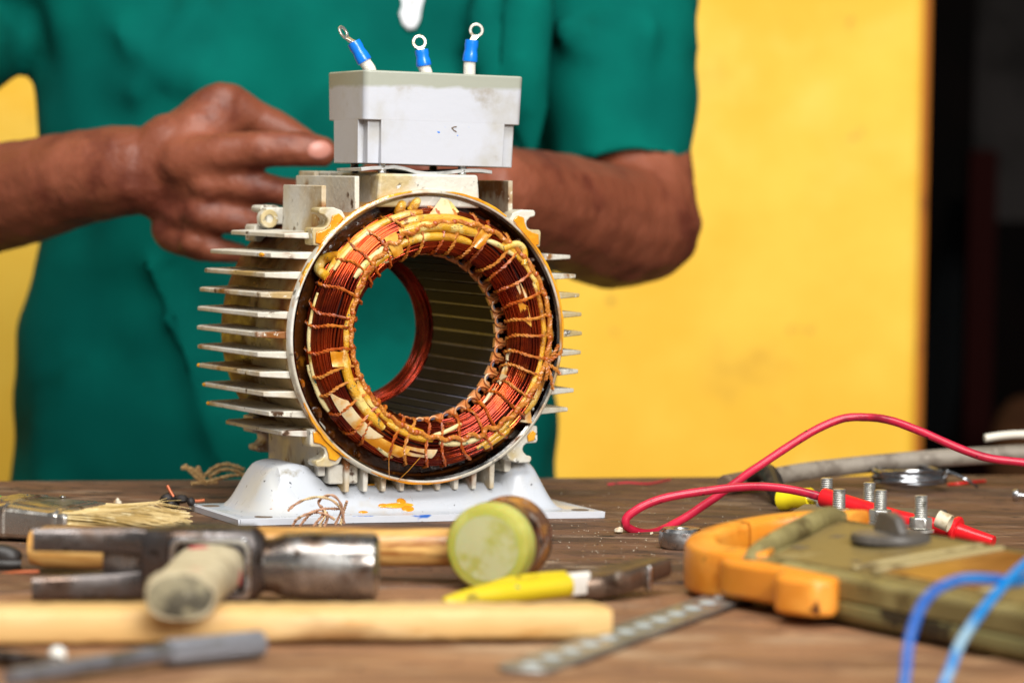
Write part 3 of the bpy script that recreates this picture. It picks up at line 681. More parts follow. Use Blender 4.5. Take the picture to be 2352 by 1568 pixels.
# ================================================================== person behind the bench
def limb(mb, pts, rad, n=14, sx=1, sy=1):
    p = smooth_path(pts, 5); rr = []
    for i in range(len(p)):
        t = i/5; k = min(len(rad)-2, int(t)); f = t-k; rr.append(rad[k]*(1-f)+rad[k+1]*f)
    mb.tube(p, rr, n, sx=sx, sy=sy)
    for q, r_ in ((p[0], rr[0]), (p[-1], rr[-1])): mb.ellip(q, (r_*.98,)*3, 12)
def px(x, y, d): return P(x, y, d=d)
person = Thing('person', 'person in a green polo shirt standing behind the bench, forearms bare, fingers bent at work', 'person', (-190, 2200, -850))
# skin: torso core, both arms, hands, all one remeshed surface
bd = MB()
bd.tube([V((-185, 2215, z)) for z in (-330, -200, -60, 80, 250, 420)], [84, 88, 90, 92, 92, 84], 20)
# person's right arm (left in the picture)
sh1 = V((-400, 2190, 420))
limb(bd, [sh1, px(-330, 240, 2190), px(-300, 560, 2110)], [56, 48, 42])
limb(bd, [px(-300, 560, 2110), px(-120, 480, 2060), px(60, 440, 2010), px(200, 405, 1975), px(310, 392, 1955)], [42, 38, 33, 29, 27.5])
# back of the hand
bd.ellip(px(395, 370, 1950), (27, 24, 29), 16); bd.ellip(px(455, 350, 1948), (22, 21, 31), 16); bd.ellip(px(418, 440, 1952), (22, 18, 25), 16); bd.ellip(px(355, 395, 1952), (25, 24, 28), 16)
bd.ellip(px(490, 285, 1952), (18, 17, 20), 14)
limb(bd, [px(440, 300, 1955), px(512, 240, 1955), px(590, 275, 1962), px(665, 310, 1962), px(725, 350, 1958)], [17, 14, 11.5, 10, 8])       # index, knuckle high
limb(bd, [px(420, 375, 1932), px(500, 356, 1920), px(600, 342, 1914), px(690, 344, 1914), px(742, 350, 1916)], [16, 12.4, 11.4, 10.8, 9.4])       # thumb over it
limb(bd, [px(420, 428, 1940), px(480, 420, 1928), px(580, 430, 1922), px(680, 444, 1930), px(730, 452, 1938)], [14, 10.8, 9.4, 9.0, 7.6])   # middle finger
limb(bd, [px(410, 488, 1944), px(460, 492, 1934), px(540, 506, 1926), px(620, 520, 1936), px(670, 526, 1942)], [13, 10.2, 8.8, 8.4, 7.2])      # ring finger
limb(bd, [px(390, 530, 1950), px(440, 562, 1940), px(500, 574, 1936), px(555, 582, 1944)], [12, 9.0, 7.8, 6.8])                                # little finger
for kx, ky, kd_, kr in ((512, 236, 1950, 14.5), (478, 420, 1922, 13), (462, 490, 1926, 12.2), (445, 556, 1932, 11), (600, 340, 1910, 12.6), (585, 434, 1922, 11.2), (545, 506, 1927, 10.4)):
    bd.ellip(px(kx, ky, kd_), (kr*.9, kr*.7, kr*.84), 12)     # knuckles
# person's left arm (right in the picture)
sh2 = px(1400, -120, 2200)
limb(bd, [sh2, px(1425, 150, 2185), px(1448, 380, 2158), px(1466, 500, 2130)], [46, 44, 42, 40])
bd.ellip(px(1500, 500, 2135), (27, 30, 34), 16)
limb(bd, [px(1478, 512, 2130), px(1400, 520, 2100), px(1300, 490, 2050), px(1200, 462, 2000), px(1120, 440, 1960)], [40, 41, 38, 33, 28])
bd.ellip(px(1070, 440, 1950), (26, 22, 28), 16); bd.ellip(px(1020, 450, 1948), (22, 20, 26), 16)
for k, (y0, y1) in enumerate(((400, 395), (435, 440), (468, 480), (498, 512))):
    limb(bd, [px(1020, y0+10, 1945), px(960, y0, 1935), px(900, y1, 1932), px(850, y1+8, 1938)], [12, 11, 10, 8.5])
limb(bd, [px(1060, 410, 1940), px(1000, 385, 1925), px(940, 380, 1920), px(900, 386, 1922)], [14, 12, 11, 9])
body = person.part('body', bd, 'skin', world=True, ang=180)
m_ = body.modifiers.new('one_surface', 'REMESH'); m_.mode = 'VOXEL'; m_.voxel_size = .0028; m_.use_smooth_shade = True
m_ = body.modifiers.new('soften', 'SMOOTH'); m_.iterations = 3; m_.factor = .5
tk = bpy.data.textures.new('sinew', 'CLOUDS'); tk.noise_scale = .017; tk.noise_depth = 2
m_ = body.modifiers.new('sinew', 'DISPLACE'); m_.texture = tk; m_.strength = .0024; m_.mid_level = .5; m_.texture_coords = 'LOCAL'
nl = MB(); c = px(734, 345, 1907.2); nl.ellip(c, (7.6, 1.6, 5.6), 14, Matrix.Rotation(R(-6), 3, 'Y') @ Matrix.Rotation(R(18), 3, 'Z'))
person.part('fingernail', nl, 'nail', world=True)
# shirt
shirt = MB(); rings = []
prof_ = [(1290, 8, 1268, 0), (1100, 22, 1256, 0), (900, 38, 1245, 4), (700, 62, 1240, 6), (500, 78, 1236, 4), (300, 78, 1236, 0), (150, 86, 1240, -2), (20, 70, 1270, -2), (-120, 20, 1330, 0), (-260, 60, 1280, 0)]
for y, xl, xr, dd in prof_:
    l, r_ = px(xl, y, 2215), px(xr, y, 2215); c = (l+r_)/2; hw_ = (r_-l).length/2; ring = []
    for k in range(64):
        t = 2*math.pi*k/64; e = .78
        ring.append(V((c.x+hw_*sup(math.cos(t), e), 2215+dd+108*sup(math.sin(t), e), c.z)))
    rings.append(ring)
shirt.loft(rings)
# sleeves
limb(shirt, [px(1300, -200, 2205), px(1398, -40, 2200), px(1412, 60, 2190)], [78, 64, 54], 24)
shirt.tube(smooth_path([px(1405, 0, 2195), px(1415, 150, 2180), px(1424, 260, 2166), px(1430, 345, 2158), px(1436, 424, 2150)], 6), [56]*6+[54]*6+[53]*6+[53.5]*4+[55]*3, 28)
limb(shirt, [px(0, -180, 2200), px(-30, -70, 2195), px(-45, 40, 2190), px(-80, 100, 2170)], [80, 62, 44, 40], 24)
for ln_, r_ in (([(885, -40), (850, 40), (780, 150), (650, 300), (560, 350)], 13), ([(250, 60), (340, 130), (480, 190), (640, 215)], 10), ([(1225, -40), (1195, 120), (1215, 290), (1225, 400)], 14), ([(1120, -40), (1110, 120), (1150, 260)], 10),
                ([(330, 600), (400, 760), (470, 950), (520, 1150)], 9), ([(900, 980), (1000, 1040), (1090, 1120)], 8), ([(480, -30), (430, 60), (300, 230)], 10)):
    shirt.tube(smooth_path([px(x, y, 2113+4*math.sin(x*.01)) for x, y in ln_], 5), [r_*(.3+.7*math.sin(math.pi*(i+.5)/(5*(len(ln_)-1)+1))) for i in range(5*(len(ln_)-1)+1)], 12)
for ln_, r_ in (([(1305, 60), (1390, 180), (1370, 300)], 8), ([(1500, 40), (1470, 170), (1400, 280)], 8)):
    shirt.tube(smooth_path([px(x, y, 2126+.02*abs(x-1420)+(0 if y < 300 else -16)) for x, y in ln_], 6), [r_*(.4+.6*math.sin(math.pi*(i+.5)/13)) for i in range(13)], 10)
so = person.part('shirt', shirt, 'shirt', world=True, ang=180)
m_ = so.modifiers.new('one_surface', 'REMESH'); m_.mode = 'VOXEL'; m_.voxel_size = .006; m_.use_smooth_shade = True
m_ = so.modifiers.new('soften', 'SMOOTH'); m_.iterations = 6
tx = bpy.data.textures.new('folds', 'CLOUDS'); tx.noise_scale = .16; tx.noise_depth = 2
m_ = so.modifiers.new('folds', 'DISPLACE'); m_.texture = tx; m_.strength = .05; m_.mid_level = .5; m_.texture_coords = 'LOCAL'
# long creases as ridges of cloth, shaped by hand
# hem band of the sleeve
hm = MB(); hpts = []
hc = px(1428, 330, 2156)
for k in range(40):
    t = 2*math.pi*k/40; hpts.append(V((hc.x+49.5*math.cos(t), hc.y+49.5*math.sin(t), hc.z-4+3.5*math.sin(2*t+.6))))
# emblem on the chest
em = MB(); e0 = px(945, 8, 2090)
outl_ = [(-8, 16), (-9, 8), (-7, 0), (-9, -6), (-7, -13), (-3, -17), (2, -16), (5, -10), (6, -2), (8, 6), (10, 14), (6, 19), (0, 17)]
ring_ = [e0+V((x*.95, 0, z*.95)) for x, z in outl_]
em.loft([[e0+(p_-e0)*k for p_ in ring_] for k in (.05, .3, .6, .85, 1)], cap=False)
eo = person.part('emblem', em, 'emblem_white', world=True)
m_ = eo.modifiers.new('on_cloth', 'SHRINKWRAP'); m_.target = so; m_.wrap_method = 'PROJECT'; m_.use_project_y = True; m_.use_project_x = False; m_.use_project_z = False; m_.use_positive_direction = True; m_.use_negative_direction = False; m_.offset = .0015
m_ = eo.modifiers.new('thread', 'SOLIDIFY'); m_.thickness = .0012; m_.offset = 0
tr_ = MB()
for s in (-1, 1): tr_.tube([V((-190+s*75, 2215, z)) for z in (-230, -500, -845)], [95, 75, 62], 18)
person.part('trousers', tr_, 'trousers', world=True)

# ================================================================== tools on the bench
def ZR(a): return Matrix.Rotation(a, 3, 'Z')
def at(c, *v): return V(c)+V(v)
# ---- plastic-faced mallet lying with its head end-on
fc = P(1118, 1254, d=1350); fc.z = 18.6
mdir = V((.24, .963, 0)).normalized()
mallet = Thing('mallet', 'soft-faced mallet with pale yellow plastic face and wooden handle lying on the bench', 'mallet', (fc.x, fc.y, 0))
mallet.part('plastic_face', MB().lathe([(.01, 0), (8, -.15), (8.6, 0), (14.5, .1), (17.2, .9), (18.5, 3), (18.6, 11)], fc, mdir, 48), 'yellow_plastic', world=True)
mallet.part('face_disc', MB().lathe([(.01, -.5), (7, -.45), (9.5, -.2), (13.8, -.05)], fc, mdir, 40), 'yellow_face', world=True)
mallet.part('head', MB().lathe([(17, 10.5), (18.55, 10.6), (18.7, 12), (18.4, 20), (17.4, 23), (17.4, 33), (18.6, 36), (18.6, 42), (.01, 42.5)], fc, mdir, 48), 'mallet_steel', world=True)
hc_ = fc+mdir*26; hc_.z = 16.2; he = P(72, 1278, d=1394); he.z = 11
hp = [hc_+(he-hc_)*t for t in (0, .08, .2, .45, .7, .9, .97, 1)]
hr = [8.6, 8.8, 9.0, 9.4, 10, 10.4, 10, 8]
mallet.part('handle', MB().tube(hp, hr, 20, sx=.92), 'handle_wood', world=True)
# ---- claw hammer lying on its side, stub of handle towards the viewer
hx = P(500, 1385, z=0); hx = V((hx.x, 1305, 0)); Hs = 1300/7400
def hX(x): return (x-CW/2)*Hs
hz = 16.0
ham = Thing('claw_hammer', 'rusty dark steel claw hammer head with a short pale wooden handle stub', 'hammer', (hX(480), 1305, 0))
yc = 1308
ham.part('poll', MB().lathe([(.01, 0), (11.5, 0), (13.6, 1.6), (14.0, 4), (13.9, 30), (13.2, 38), (11, 44), (10.8, 50)], (hX(875), yc, hz-1), (-1, .02, .0), 40), 'poll_steel', world=True)
cheek = MB(); 
sect = [(hX(610), 10.5, 11), (hX(596), 12.2, 13.5), (hX(585), 13, 15.4), (hX(500), 13, 15.6), (hX(405), 13, 15.4), (hX(392), 12.6, 14.6), (hX(340), 10, 14.2), (hX(325), 7, 14)]
def sq(x, hy, hz_, yo=0, n=28, e=.45): return [V((x, yc+yo+hy*sup(math.cos(2*math.pi*k/n), e), hz-.4+hz_*sup(math.sin(2*math.pi*k/n), e))) for k in range(n)]
cheek.loft([sq(*s) for s in sect])
ham.part('cheek', cheek, 'dark_steel', world=True)
for sgn in (1, -1):
    cw = MB(); rings = []
    for x, zc, hh, ht, yo in ((345, 7.4, 6.8, 8, 0), (320, 8.6, 6.0, 6.6, -1.0), (280, 9.2, 5.6, 5.4, -2.5), (200, 9.5, 5.2, 4.2, -6.5), (120, 9.8, 4.9, 3.0, -11.5), (84, 9.9, 4.7, 2.0, -14.5)):
        rings.append([V((hX(x), yc+yo+ht*sup(math.cos(2*math.pi*k/20), .45), hz-.4+sgn*zc+hh*sup(math.sin(2*math.pi*k/20), .45))) for k in range(20)])
    cw.loft(rings); ham.part('claw', cw, 'dark_steel', world=True)
ham.part('claw_root', MB().loft([[V((hX(x), yc-2+yo+q, hz-.4+z)) for z in (-6, 6) for q in ((-3, 3) if z < 0 else (3, -3))] for x, yo in ((325, 2), (275, 2.5), (235, 3.5))]), 'dark_steel', world=True)
# eye frame, bare metal, its shine put into a brighter steel
fr = MB(); eye = V((hX(491), yc-13.4, hz-1.0)); 
def rr2(hx_, hz_, r, y): return [V((eye.x+x, y, eye.z+z)) for x, z in rrect(hx_, hz_, r, 4)]
fr.loft([rr2(16.6, 12.6, 4, eye.y+1), rr2(16.6, 12.6, 4, eye.y-2), rr2(15.9, 11.9, 3.8, eye.y-2.8), rr2(14.4, 10.4, 3.4, eye.y-2.8), rr2(14.2, 10.2, 3.4, eye.y+1)], cap=False, closed=True)
ham.part('eye_rim', fr, 'bright_steel', world=True)
h0 = V((eye.x, eye.y+2, eye.z)); h1 = P(414, 1369, d=1160)
hp = [h0+(h1-h0)*t for t in (0, .2, .5, .8, .96, 1)]; sc_ = [1, 1, .94, .9, .98, .9]
st = MB().loft([[p_+V((13.6*k_*sup(math.cos(t), .75), 0, 9.6*k_*sup(math.sin(t), .75))) for t in [2*math.pi*i/28 for i in range(28)]] for p_, k_ in zip(hp, sc_)])
stub = ham.part('handle', st, 'old_wood', world=True)
en = MB().loft([[h1+V((11.6*k_*math.cos(t), -dy, 7.6*k_*math.sin(t))) for t in [2*math.pi*i/28 for i in range(28)]] for k_, dy in ((1.05, -.2), (1, .5), (.6, 1.1), (.1, 1.3))])
ham.part('handle_end', en, 'old_wood_end', world=True, parent=stub)
for x, z in ((-3, 9.4), (13.2, -2)):
    ham.part('paint_mark', MB().ellip(h0+(h1-h0)*.16+V((x, 0, z)), (4.4 if z > 5 else .8, 5, .8 if z > 5 else 3.6), 12), 'red_paint', world=True, parent=stub)
# ---- pale wooden lath across the front
a, b_ = P(-90, 1486, z=0), P(1412, 1474, z=0); dl = (b_-a).normalized(); dn = V((-dl.y, dl.x, 0)); rings = []
n_ = 40
for i in range(n_+1):
    t = i/n_; c = a+(b_-a)*t+dn*(13+.5*math.sin(t*9)); k = 1 if i < n_-1 else (.96 if i == n_-1 else .8)
    w1, h1_ = 13*k, (6.2+.3*math.sin(t*5+1))*k
    if i == n_: c = c-dl*.5
    rings.append([c+dn*(w1*sup(math.cos(q), .34)+.5*math.sin(i*1.9+q))+V((0, 0, 6.8+h1_*sup(math.sin(q), .34)+.22*math.sin(i*2.7+3*q))) for q in [2*math.pi*j/24 for j in range(24)]])
lath = MB().loft(rings); single('wooden_lath', lath, 'pine', 'pale wooden lath lying across the front of the bench under the hammer', 'lath')
# ---- knurled punch and a second rod, front left
k1, k0, ks = P(598, 1470, d=1152), P(380, 1511, d=1124), P(20, 1583, d=1062)
for p_ in (k1, k0, ks): p_.z = 5.2
punch = Thing('knurled_punch', 'grey steel punch with a knurled grip, in front of the lath', 'punch', ((k0.x+k1.x)/2, (k0.y+k1.y)/2, 0))
ax = (k1-k0).normalized(); u = V((0, 0, 1)); w2 = ax.cross(u); kn = MB(); rings = []
L_ = (k1-k0).length; ns = 130
for i in range(ns+1):
    t = i/ns; ring = []
    for k in range(72):
        q = 2*math.pi*k/72; rr = 4.4+.34*abs(math.sin(9*q+t*62)*math.sin(9*q-t*62))*2
        if i in (0, ns): rr = 4.0
        ring.append(k0+ax*(L_*t)+u*(rr*math.cos(q))+w2*(rr*math.sin(q)))
    rings.append(ring)
kn.loft(rings); punch.part('grip', kn, 'punch_steel', world=True)
punch.part('shaft', MB().tube([k0+ax*.5, k0-ax*4, k0+(ks-k0)*.5, ks], [4.0, 3.3, 3.3, 3.1], 20), 'punch_steel', world=True)
r0, r1 = P(-60, 1512, d=1130), P(140, 1541, d=1108); r0.z = r1.z = 3.1
single('steel_rod', MB().tube([r0, r0+(r1-r0)*.97, r1], [2.9, 2.9, 2.2], 16), 'dark_steel', 'dull brown steel rod at the front left corner of the picture', 'rod')
p_ = P(132, 1532, d=1128); p_.z = 3.4
single('pale_blob', MB().ellip(p_, (3.2, 3, 3.3), 12), 'grip_white', 'small white bead beside the dull steel rod', 'blob')  # plain white ellipsoid near the rod's end
# ---- galvanised strip with raised dimples
s0, sd, sn = V((4, 1122, 0)), V((.381, .925, 0)).normalized(), V((.925, -.381, 0)).normalized()
strip = Thing('steel_strip', 'flat galvanised steel strip with a row of punched dimples, under the clamp meter', 'strip', (50, 1230, 0))
def SP(l, t, z): return s0+sd*l+sn*t+V((0, 0, z))
end = [(0+4*(1-math.cos(q))-0, 10*math.sin(q)) for q in [R(x) for x in range(-90, 91, 15)]]
out = [(7-7*math.cos(R(x)), 10.2*math.sin(R(x))) for x in range(-90, 91, 15)]+[(262, 10.2), (262, -10.2)]
strip.part('plate', MB().prism(out, lambda l, t, z: SP(l, t, z), .3, 2.0), 'galv', bevel=.4, world=True)
for i in range(13):
    l = 12+i*19.2
    strip.part('dimple', MB().lathe([(4.2, 0), (3.8, .35), (2.6, .9), (1.2, 1.15), (.01, 1.2)], SP(l, 0, 1.95), (0, 0, 1), 20), 'dimple', world=True)
# ---- nippers with yellow grips
nip = Thing('nippers', 'end nippers with yellow plastic grips and dark jaws in front of the mallet', 'nippers', P(1250, 1375, z=0))
g = [P(1020, 1388, z=3.4), P(1085, 1372, z=5.4), P(1160, 1361, z=6.4), P(1240, 1350, z=7.4), P(1302, 1343, z=8)]
grip = nip.part('grip', MB().tube(smooth_path(g, 6), [2.4]+[3.2+2.0*min(1, i/9) for i in range(24)], 16, sx=.95, sy=1.15), 'yellow_grip', world=True)
nip.part('grip_dot', MB().ellip(P(1186, 1352, d=smooth_path(g, 6)[14].y-5.6), (1.5, .6, 1.7), 10), 'teal_dot', world=True, parent=grip)
g2 = [q+V((14*(1-i/4), 30*(1-i/4.4)+4, 0)) for i, q in enumerate(g)]
nip.part('grip', MB().tube(smooth_path(g2, 6), [2.4]+[3.2+2.0*min(1, i/9) for i in range(24)], 16), 'yellow_grip', world=True)
c0, c1 = g[-1], P(1356, 1336, z=7.5)
nip.part('tang', MB().loft([[c+V((0, y, z)) for y, z in ((-4.4, -4.6), (4, -4.6), (4, 4.4), (-4.4, 4.4))] for c in (c0-V((2, 0, 0)), c1)]), 'grip_white', bevel=1, world=True)
j0 = P(1345, 1343, z=7); jd = (P(1532, 1322, z=7)-j0); jl = jd.length; jd.normalize(); jn = V((-jd.y, jd.x, 0))
jaw = MB(); rings = []
for t, hw1, zz, hh in ((0, 4, 5.4, 4), (.1, 7.5, 5.6, 5), (.28, 10.5, 6.4, 5.4), (.5, 10, 7.6, 5.2), (.72, 8, 9, 4.8), (.92, 7, 10.2, 4.4), (1, 6.6, 10.6, 4.0)):
    c = j0+jd*(jl*t); c.z = zz
    rings.append([c+jn*(hw1*sup(math.cos(q), .5)+4)+V((0, 0, hh*sup(math.sin(q), .5))) for q in [2*math.pi*i/20 for i in range(20)]])
jaw.loft(rings); jo = nip.part('jaw', jaw, 'jaw_steel', world=True)
pv = j0+jd*(jl*.27)-jn*7.0; pv.z = 9.5
nip.part('rivet', MB().lathe([(.01, 1.0), (1.8, .9), (2.8, .3), (3.0, -1)], pv, -jn, 20), 'jaw_steel', world=True, parent=jo)
pv = j0+jd*(jl*.66)-jn*4.8
nip.part('joint_highlight', MB().box((pv.x, pv.y, 8), (2.2, 3, 10.5), ZR(math.atan2(jd.y, jd.x))), 'bright_steel', bevel=.6, world=True, parent=jo)  # bright bar added as the polished joint's highlight
# ---- clamp meter
ul, uw = V((.49, -.872, 0)), V((.872, .49, 0)); A0 = V((97, 1322, 0))
def LP(l, p, z): return A0+ul*l+uw*p+V((0, 0, z+max(0, p)*.10))      # its far side is propped up on the leads behind
met = Thing('clamp_meter', 'dirty olive clamp meter with an orange jaw, lying at the right of the bench', 'clamp meter', LP(100, 40, 0))
def outl(i): return [(2+i, i), (300-i, i), (300-i, 84-i), (-52+i*1.2, 84-i)]
low = MB().loft([[LP(l, p, z) for l, p in outl(i)] for i, z in ((3, .6), (0, 4), (0, 9.6))]); met.part('lower_case', low, 'olive_side', bevel=1.2, world=True)
up = MB().loft([[LP(l, p, z) for l, p in outl(i)] for i, z in ((.3, 10), (.3, 18), (1.6, 19.4), (2.4, 19.6))]); met.part('upper_case', up, 'olive', bevel=1.2, world=True)
met.part('face_panel', MB().loft([[LP(l, p, z) for l, p in outl(8)] for z in (19.5, 20.2)]), 'olive_panel', bevel=.3, world=True)
# hand guard along the slanted end
hg = [LP(4, 0, 15), LP(-3, 10, 19.5), LP(-22, 40, 22), LP(-42, 70, 22), LP(-50, 83, 18)]
met.part('hand_guard', MB().tube(smooth_path(hg, 8), [3.5]+[4.6]*31+[3.5], 16, sx=1.1), 'olive', world=True)
# jaw: half ring plus overlap, two halves meeting at a notch
jc = V((-29, 46)); e1 = V((-.54, .842)); e2 = V((-.842, -.54))
def jaw_half(t0, t1):
    rings = []
    for i in range(25):
        t = t0+(t1-t0)*i/24; ct, s_t = math.cos(t), math.sin(t)
        o_ = jc+e1*(56*ct)+e2*(46*s_t); i_ = jc+e1*(41*ct)+e2*(32*s_t)
        m_ = (o_+i_)/2
        sec = []
        for k in range(20):
            q = 2*math.pi*k/20; c2 = sup(math.cos(q), .3); s2 = sup(math.sin(q), .3)
            pt = m_+(o_-i_)/2*c2; sec.append(LP(pt.x, pt.y, 11.4+10.2*s2))
        rings.append(sec)
    return MB().loft(rings)
met.part('jaw', jaw_half(-.25, math.pi*.36), 'orange_plastic', world=True)
met.part('jaw', jaw_half(math.pi*.37, math.pi+.22), 'orange_plastic', world=True)
trg = [(-12, 2), (-6, -8), (6, -11), (22, -9), (36, -7.5), (44, -12), (50, -19), (58, -20), (71, -14), (73, -5), (66, 2), (40, 3), (10, 4)]
met.part('trigger', MB().prism(trg, LP, 4, 19), 'orange_plastic', bevel=2.4, world=True, seg=3)
dc = LP(22, 58, 20.2)
dial = met.part('dial', MB().lathe([(16.6, 0), (16.9, 1), (16.2, 3.2), (14, 4), (.01, 4.3)], dc, (0, 0, 1), 48), 'knob_grey', world=True)
kd = (ul*.9+uw*-.25).normalized(); kn_ = V((-kd.y, kd.x, 0))
met.part('dial_ridge', MB().loft([[dc+kd*l+kn_*(w_*s)+V((0, 0, z)) for s, z in ((-1, 3.6), (1, 3.6), (.6, h_), (-.6, h_))] for l, w_, h_ in ((-15, 2.4, 6), (-11, 3.6, 11.5), (0, 4, 12.5), (10, 3.4, 11), (15, 2.4, 6))]), 'knob_grey', bevel=.8, world=True, parent=dial)
disp = met.part('display', MB().loft([[LP(l, p, z) for l, p in ((78, 14), (140, 14), (140, 72), (78, 72))] for z in (20.1, 20.7)]), 'display_brown', world=True)
for l0, l1, p0, p1 in ((72, 76.5, 11, 75), (60, 64, 10.5, 74), (141.5, 146, 11, 75)):
    met.part('display_frame', MB().loft([[LP(l, p, z) for l, p in ((l0, p0), (l1, p0), (l1, p1), (l0, p1))] for z in (20.0, 21.6)]), 'display_frame', bevel=.5, world=True, parent=disp)
for l, p, q, r_ in ((-8, 52, 5, 3), (2, 26, 6.5, 3.2), (48, 22, 3, 2)):
    met.part('marking', MB().loft([[LP(l+x, p+y, z) for x, y in ((-q*.4, -r_), (q*.6, -r_*.6), (q*.5, r_), (-q*.6, r_*.7))] for z in (20.0, 20.4)]), 'knob_grey', world=True)
# ---- blue leads in front of the meter
def cable(name, ctrl, r, m, label, cat='cable', n=12, per=8, group=None):
    return single(name, MB().tube(smooth_path(ctrl, per), r, n), m, label, cat, group=group)
cable('blue_cable', [P(2352+60, 1290, d=1190), P(2340, 1335, d=1160), P(2285, 1330, d=1140), P(2200, 1332, d=1125), P(2130, 1372, d=1110), P(2094, 1450, d=1098), P(2082, 1530, d=1090), P(2086, 1600, d=1085), V((150, 1075, 3))], 1.75, 'blue_cable_deep', 'blue cable bowing over the near edge of the clamp meter, left of its neighbour')
cable('blue_cable', [P(2420, 1255, d=1180), P(2352, 1298, d=1160), P(2280, 1372, d=1130), P(2215, 1460, d=1105), P(2185, 1530, d=1090), P(2168, 1600, d=1080), V((158, 1060, 3))], 1.75, 'blue_cable', 'pale blue cable falling straight past the right end of the clamp meter')
# ---- red test lead: cable and probe
lead = Thing('test_lead', 'red test lead cable looping behind the clamp meter to its red probe', 'test lead', P(1470, 1224, z=0))
path = [P(2420, 1072, d=1640), P(2352, 1063, d=1640), P(2250, 1046, d=1640), P(2110, 988, d=1645), P(2040, 964, d=1650), P(1990, 957, d=1655), P(1930, 963, d=1655), P(1850, 1000, d=1650), P(1750, 1066, d=1640), P(1690, 1108, d=1632), P(1630, 1150, d=1622), P(1560, 1196, d=1612), P(1505, 1220, d=1603), P(1462, 1220, d=1596), P(1437, 1204, d=1590), P(1450, 1178, d=1590), P(1520, 1146, d=1592), P(1640, 1124, d=1596), P(1740, 1117, d=1594), P(1830, 1126, d=1590), P(1900, 1143, d=1586)]
lead.part('cable', MB().tube([q_+V((.08*math.sin(i*.9), .1*math.sin(i*.5), .28*math.sin(i*.21)*math.sin(i*.11))) for i, q_ in enumerate(smooth_path(path, 8))], [2.15+.03*math.sin(i*1.7) for i in range(8*(len(path)-1)+1)], 14), 'red_rubber', world=True)
q0, q1, q2, q3 = P(1893, 1142, d=1586), P(2060, 1190, d=1560), P(2190, 1216, d=1545), P(2282, 1244, d=1534)
pr = lead.part('probe', MB().tube(smooth_path([q0, q0+(q1-q0)*.08, q1, q2], 8), [3.0, 3.5, 3.9, 4.2, 4.5, 4.7, 4.8, 4.8]+[4.8-.05*i for i in range(17)], 18), 'red_probe', world=True)
axp = (q3-q2).normalized()
lead.part('probe_guard', MB().lathe([(.01, 0), (6.4, 0), (7, .8), (7, 2), (6.4, 2.6), (3.6, 2.8)], q2, axp, 32), 'red_probe', world=True, parent=pr)
lead.part('probe_tip', MB().tube([q2+axp*2, q2+axp*10, q3], [4.2, 3.6, 3.0], 16), 'red_probe', world=True, parent=pr)
# rolled paper ring on the probe
single('paper_ring', MB().lathe([(3.7, 0), (4.2, 0), (4.2, 6.5), (3.7, 6.5)], P(2182, 1202, d=1528), V((-.86, .4, .32)), 28, closed=True), 'paper_tube', 'beige paper ring by the guard of the red probe', 'paper ring')
# ---- terminal board with threaded studs
tbd = Thing('terminal_board', 'terminal board with upright threaded studs and hex nuts behind the clamp meter', 'terminal board', (170, 1575, 0))
tbd.part('board', MB().box((172, 1580, 6), (74, 120, 9), ZR(R(-14))), 'knob_grey', bevel=1.5, world=True)
def stud(x, ytop, ybot, d, r=3.3):
    top, bot = P(x, ytop, d=d), P(x, ybot, d=d); bot = V((top.x, top.y, bot.z)); mb = MB(); z = bot.z; n = int((top.z-bot.z+6)/1.05); z0 = bot.z-6
    prof = [(.01, 0)]
    for i in range(n): prof += [(r*.84, i*1.05), (r, i*1.05+.5)]
    prof += [(r*.8, n*1.05), (.01, n*1.05)]
    mb.lathe(prof, (bot.x, bot.y, z0), (0, 0, 1), 18)
    s_ = tbd.part('stud', mb, 'zinc', world=True)
    ang = rnd.random(); hexa = [(5.6*math.cos(ang+R(60*k)), 5.6*math.sin(ang+R(60*k))) for k in range(6)]
    tbd.part('nut', MB().prism(hexa, lambda a, b, t: V((bot.x+a, bot.y+b, bot.z+t)), -6.2, -.6), 'zinc', bevel=.7, world=True, parent=s_)
    tbd.part('washer', MB().lathe([(3.3, -7.6), (6.6, -7.6), (6.6, -6.4), (3.3, -6.4)], bot, (0, 0, 1), 24, closed=True), 'zinc', world=True, parent=s_)
for a in ((1899, 1094, 1150, 1640), (1928, 1118, 1164, 1536), (1997, 1106, 1156, 1632), (2023, 1121, 1166, 1530), (2116, 1135, 1184, 1522)): stud(*a)
# ---- thick cable with a yellow crimped lug
pc = Thing('battery_cable', 'thick black cable with a yellow crimped lug behind the red test lead', 'cable', P(1800, 1160, z=0))
kp = [P(1722, 1098, d=1810), P(1752, 1082, d=1795), P(1772, 1096, d=1775), P(1783, 1125, d=1755), P(1800, 1144, d=1740), P(1815, 1148, d=1735)]
pc.part('sheath', MB().tube(smooth_path(kp, 7), [4.6]+[5.2]*33+[4.6, 4.4], 16), 'black_rubber', world=True)
y0, y1 = P(1793, 1147, d=1712), P(1862, 1142, d=1700)
cr_ = pc.part('crimp', MB().lathe([(4.6, 0), (5.7, .3), (5.6, 5), (4.9, 8), (5.4, 12), (5.3, (y1-y0).length), (3.6, (y1-y0).length)], y0, (y1-y0), 24), 'yellow_crimp', world=True)
pc.part('lug_tongue', MB().tube([y1-V((1, 0, 0)), P(1878, 1147, d=1696), P(1898, 1158, d=1690)], [3.4, 3.2, 3.8], 12, sx=.6), 'tinned', world=True, parent=cr_)
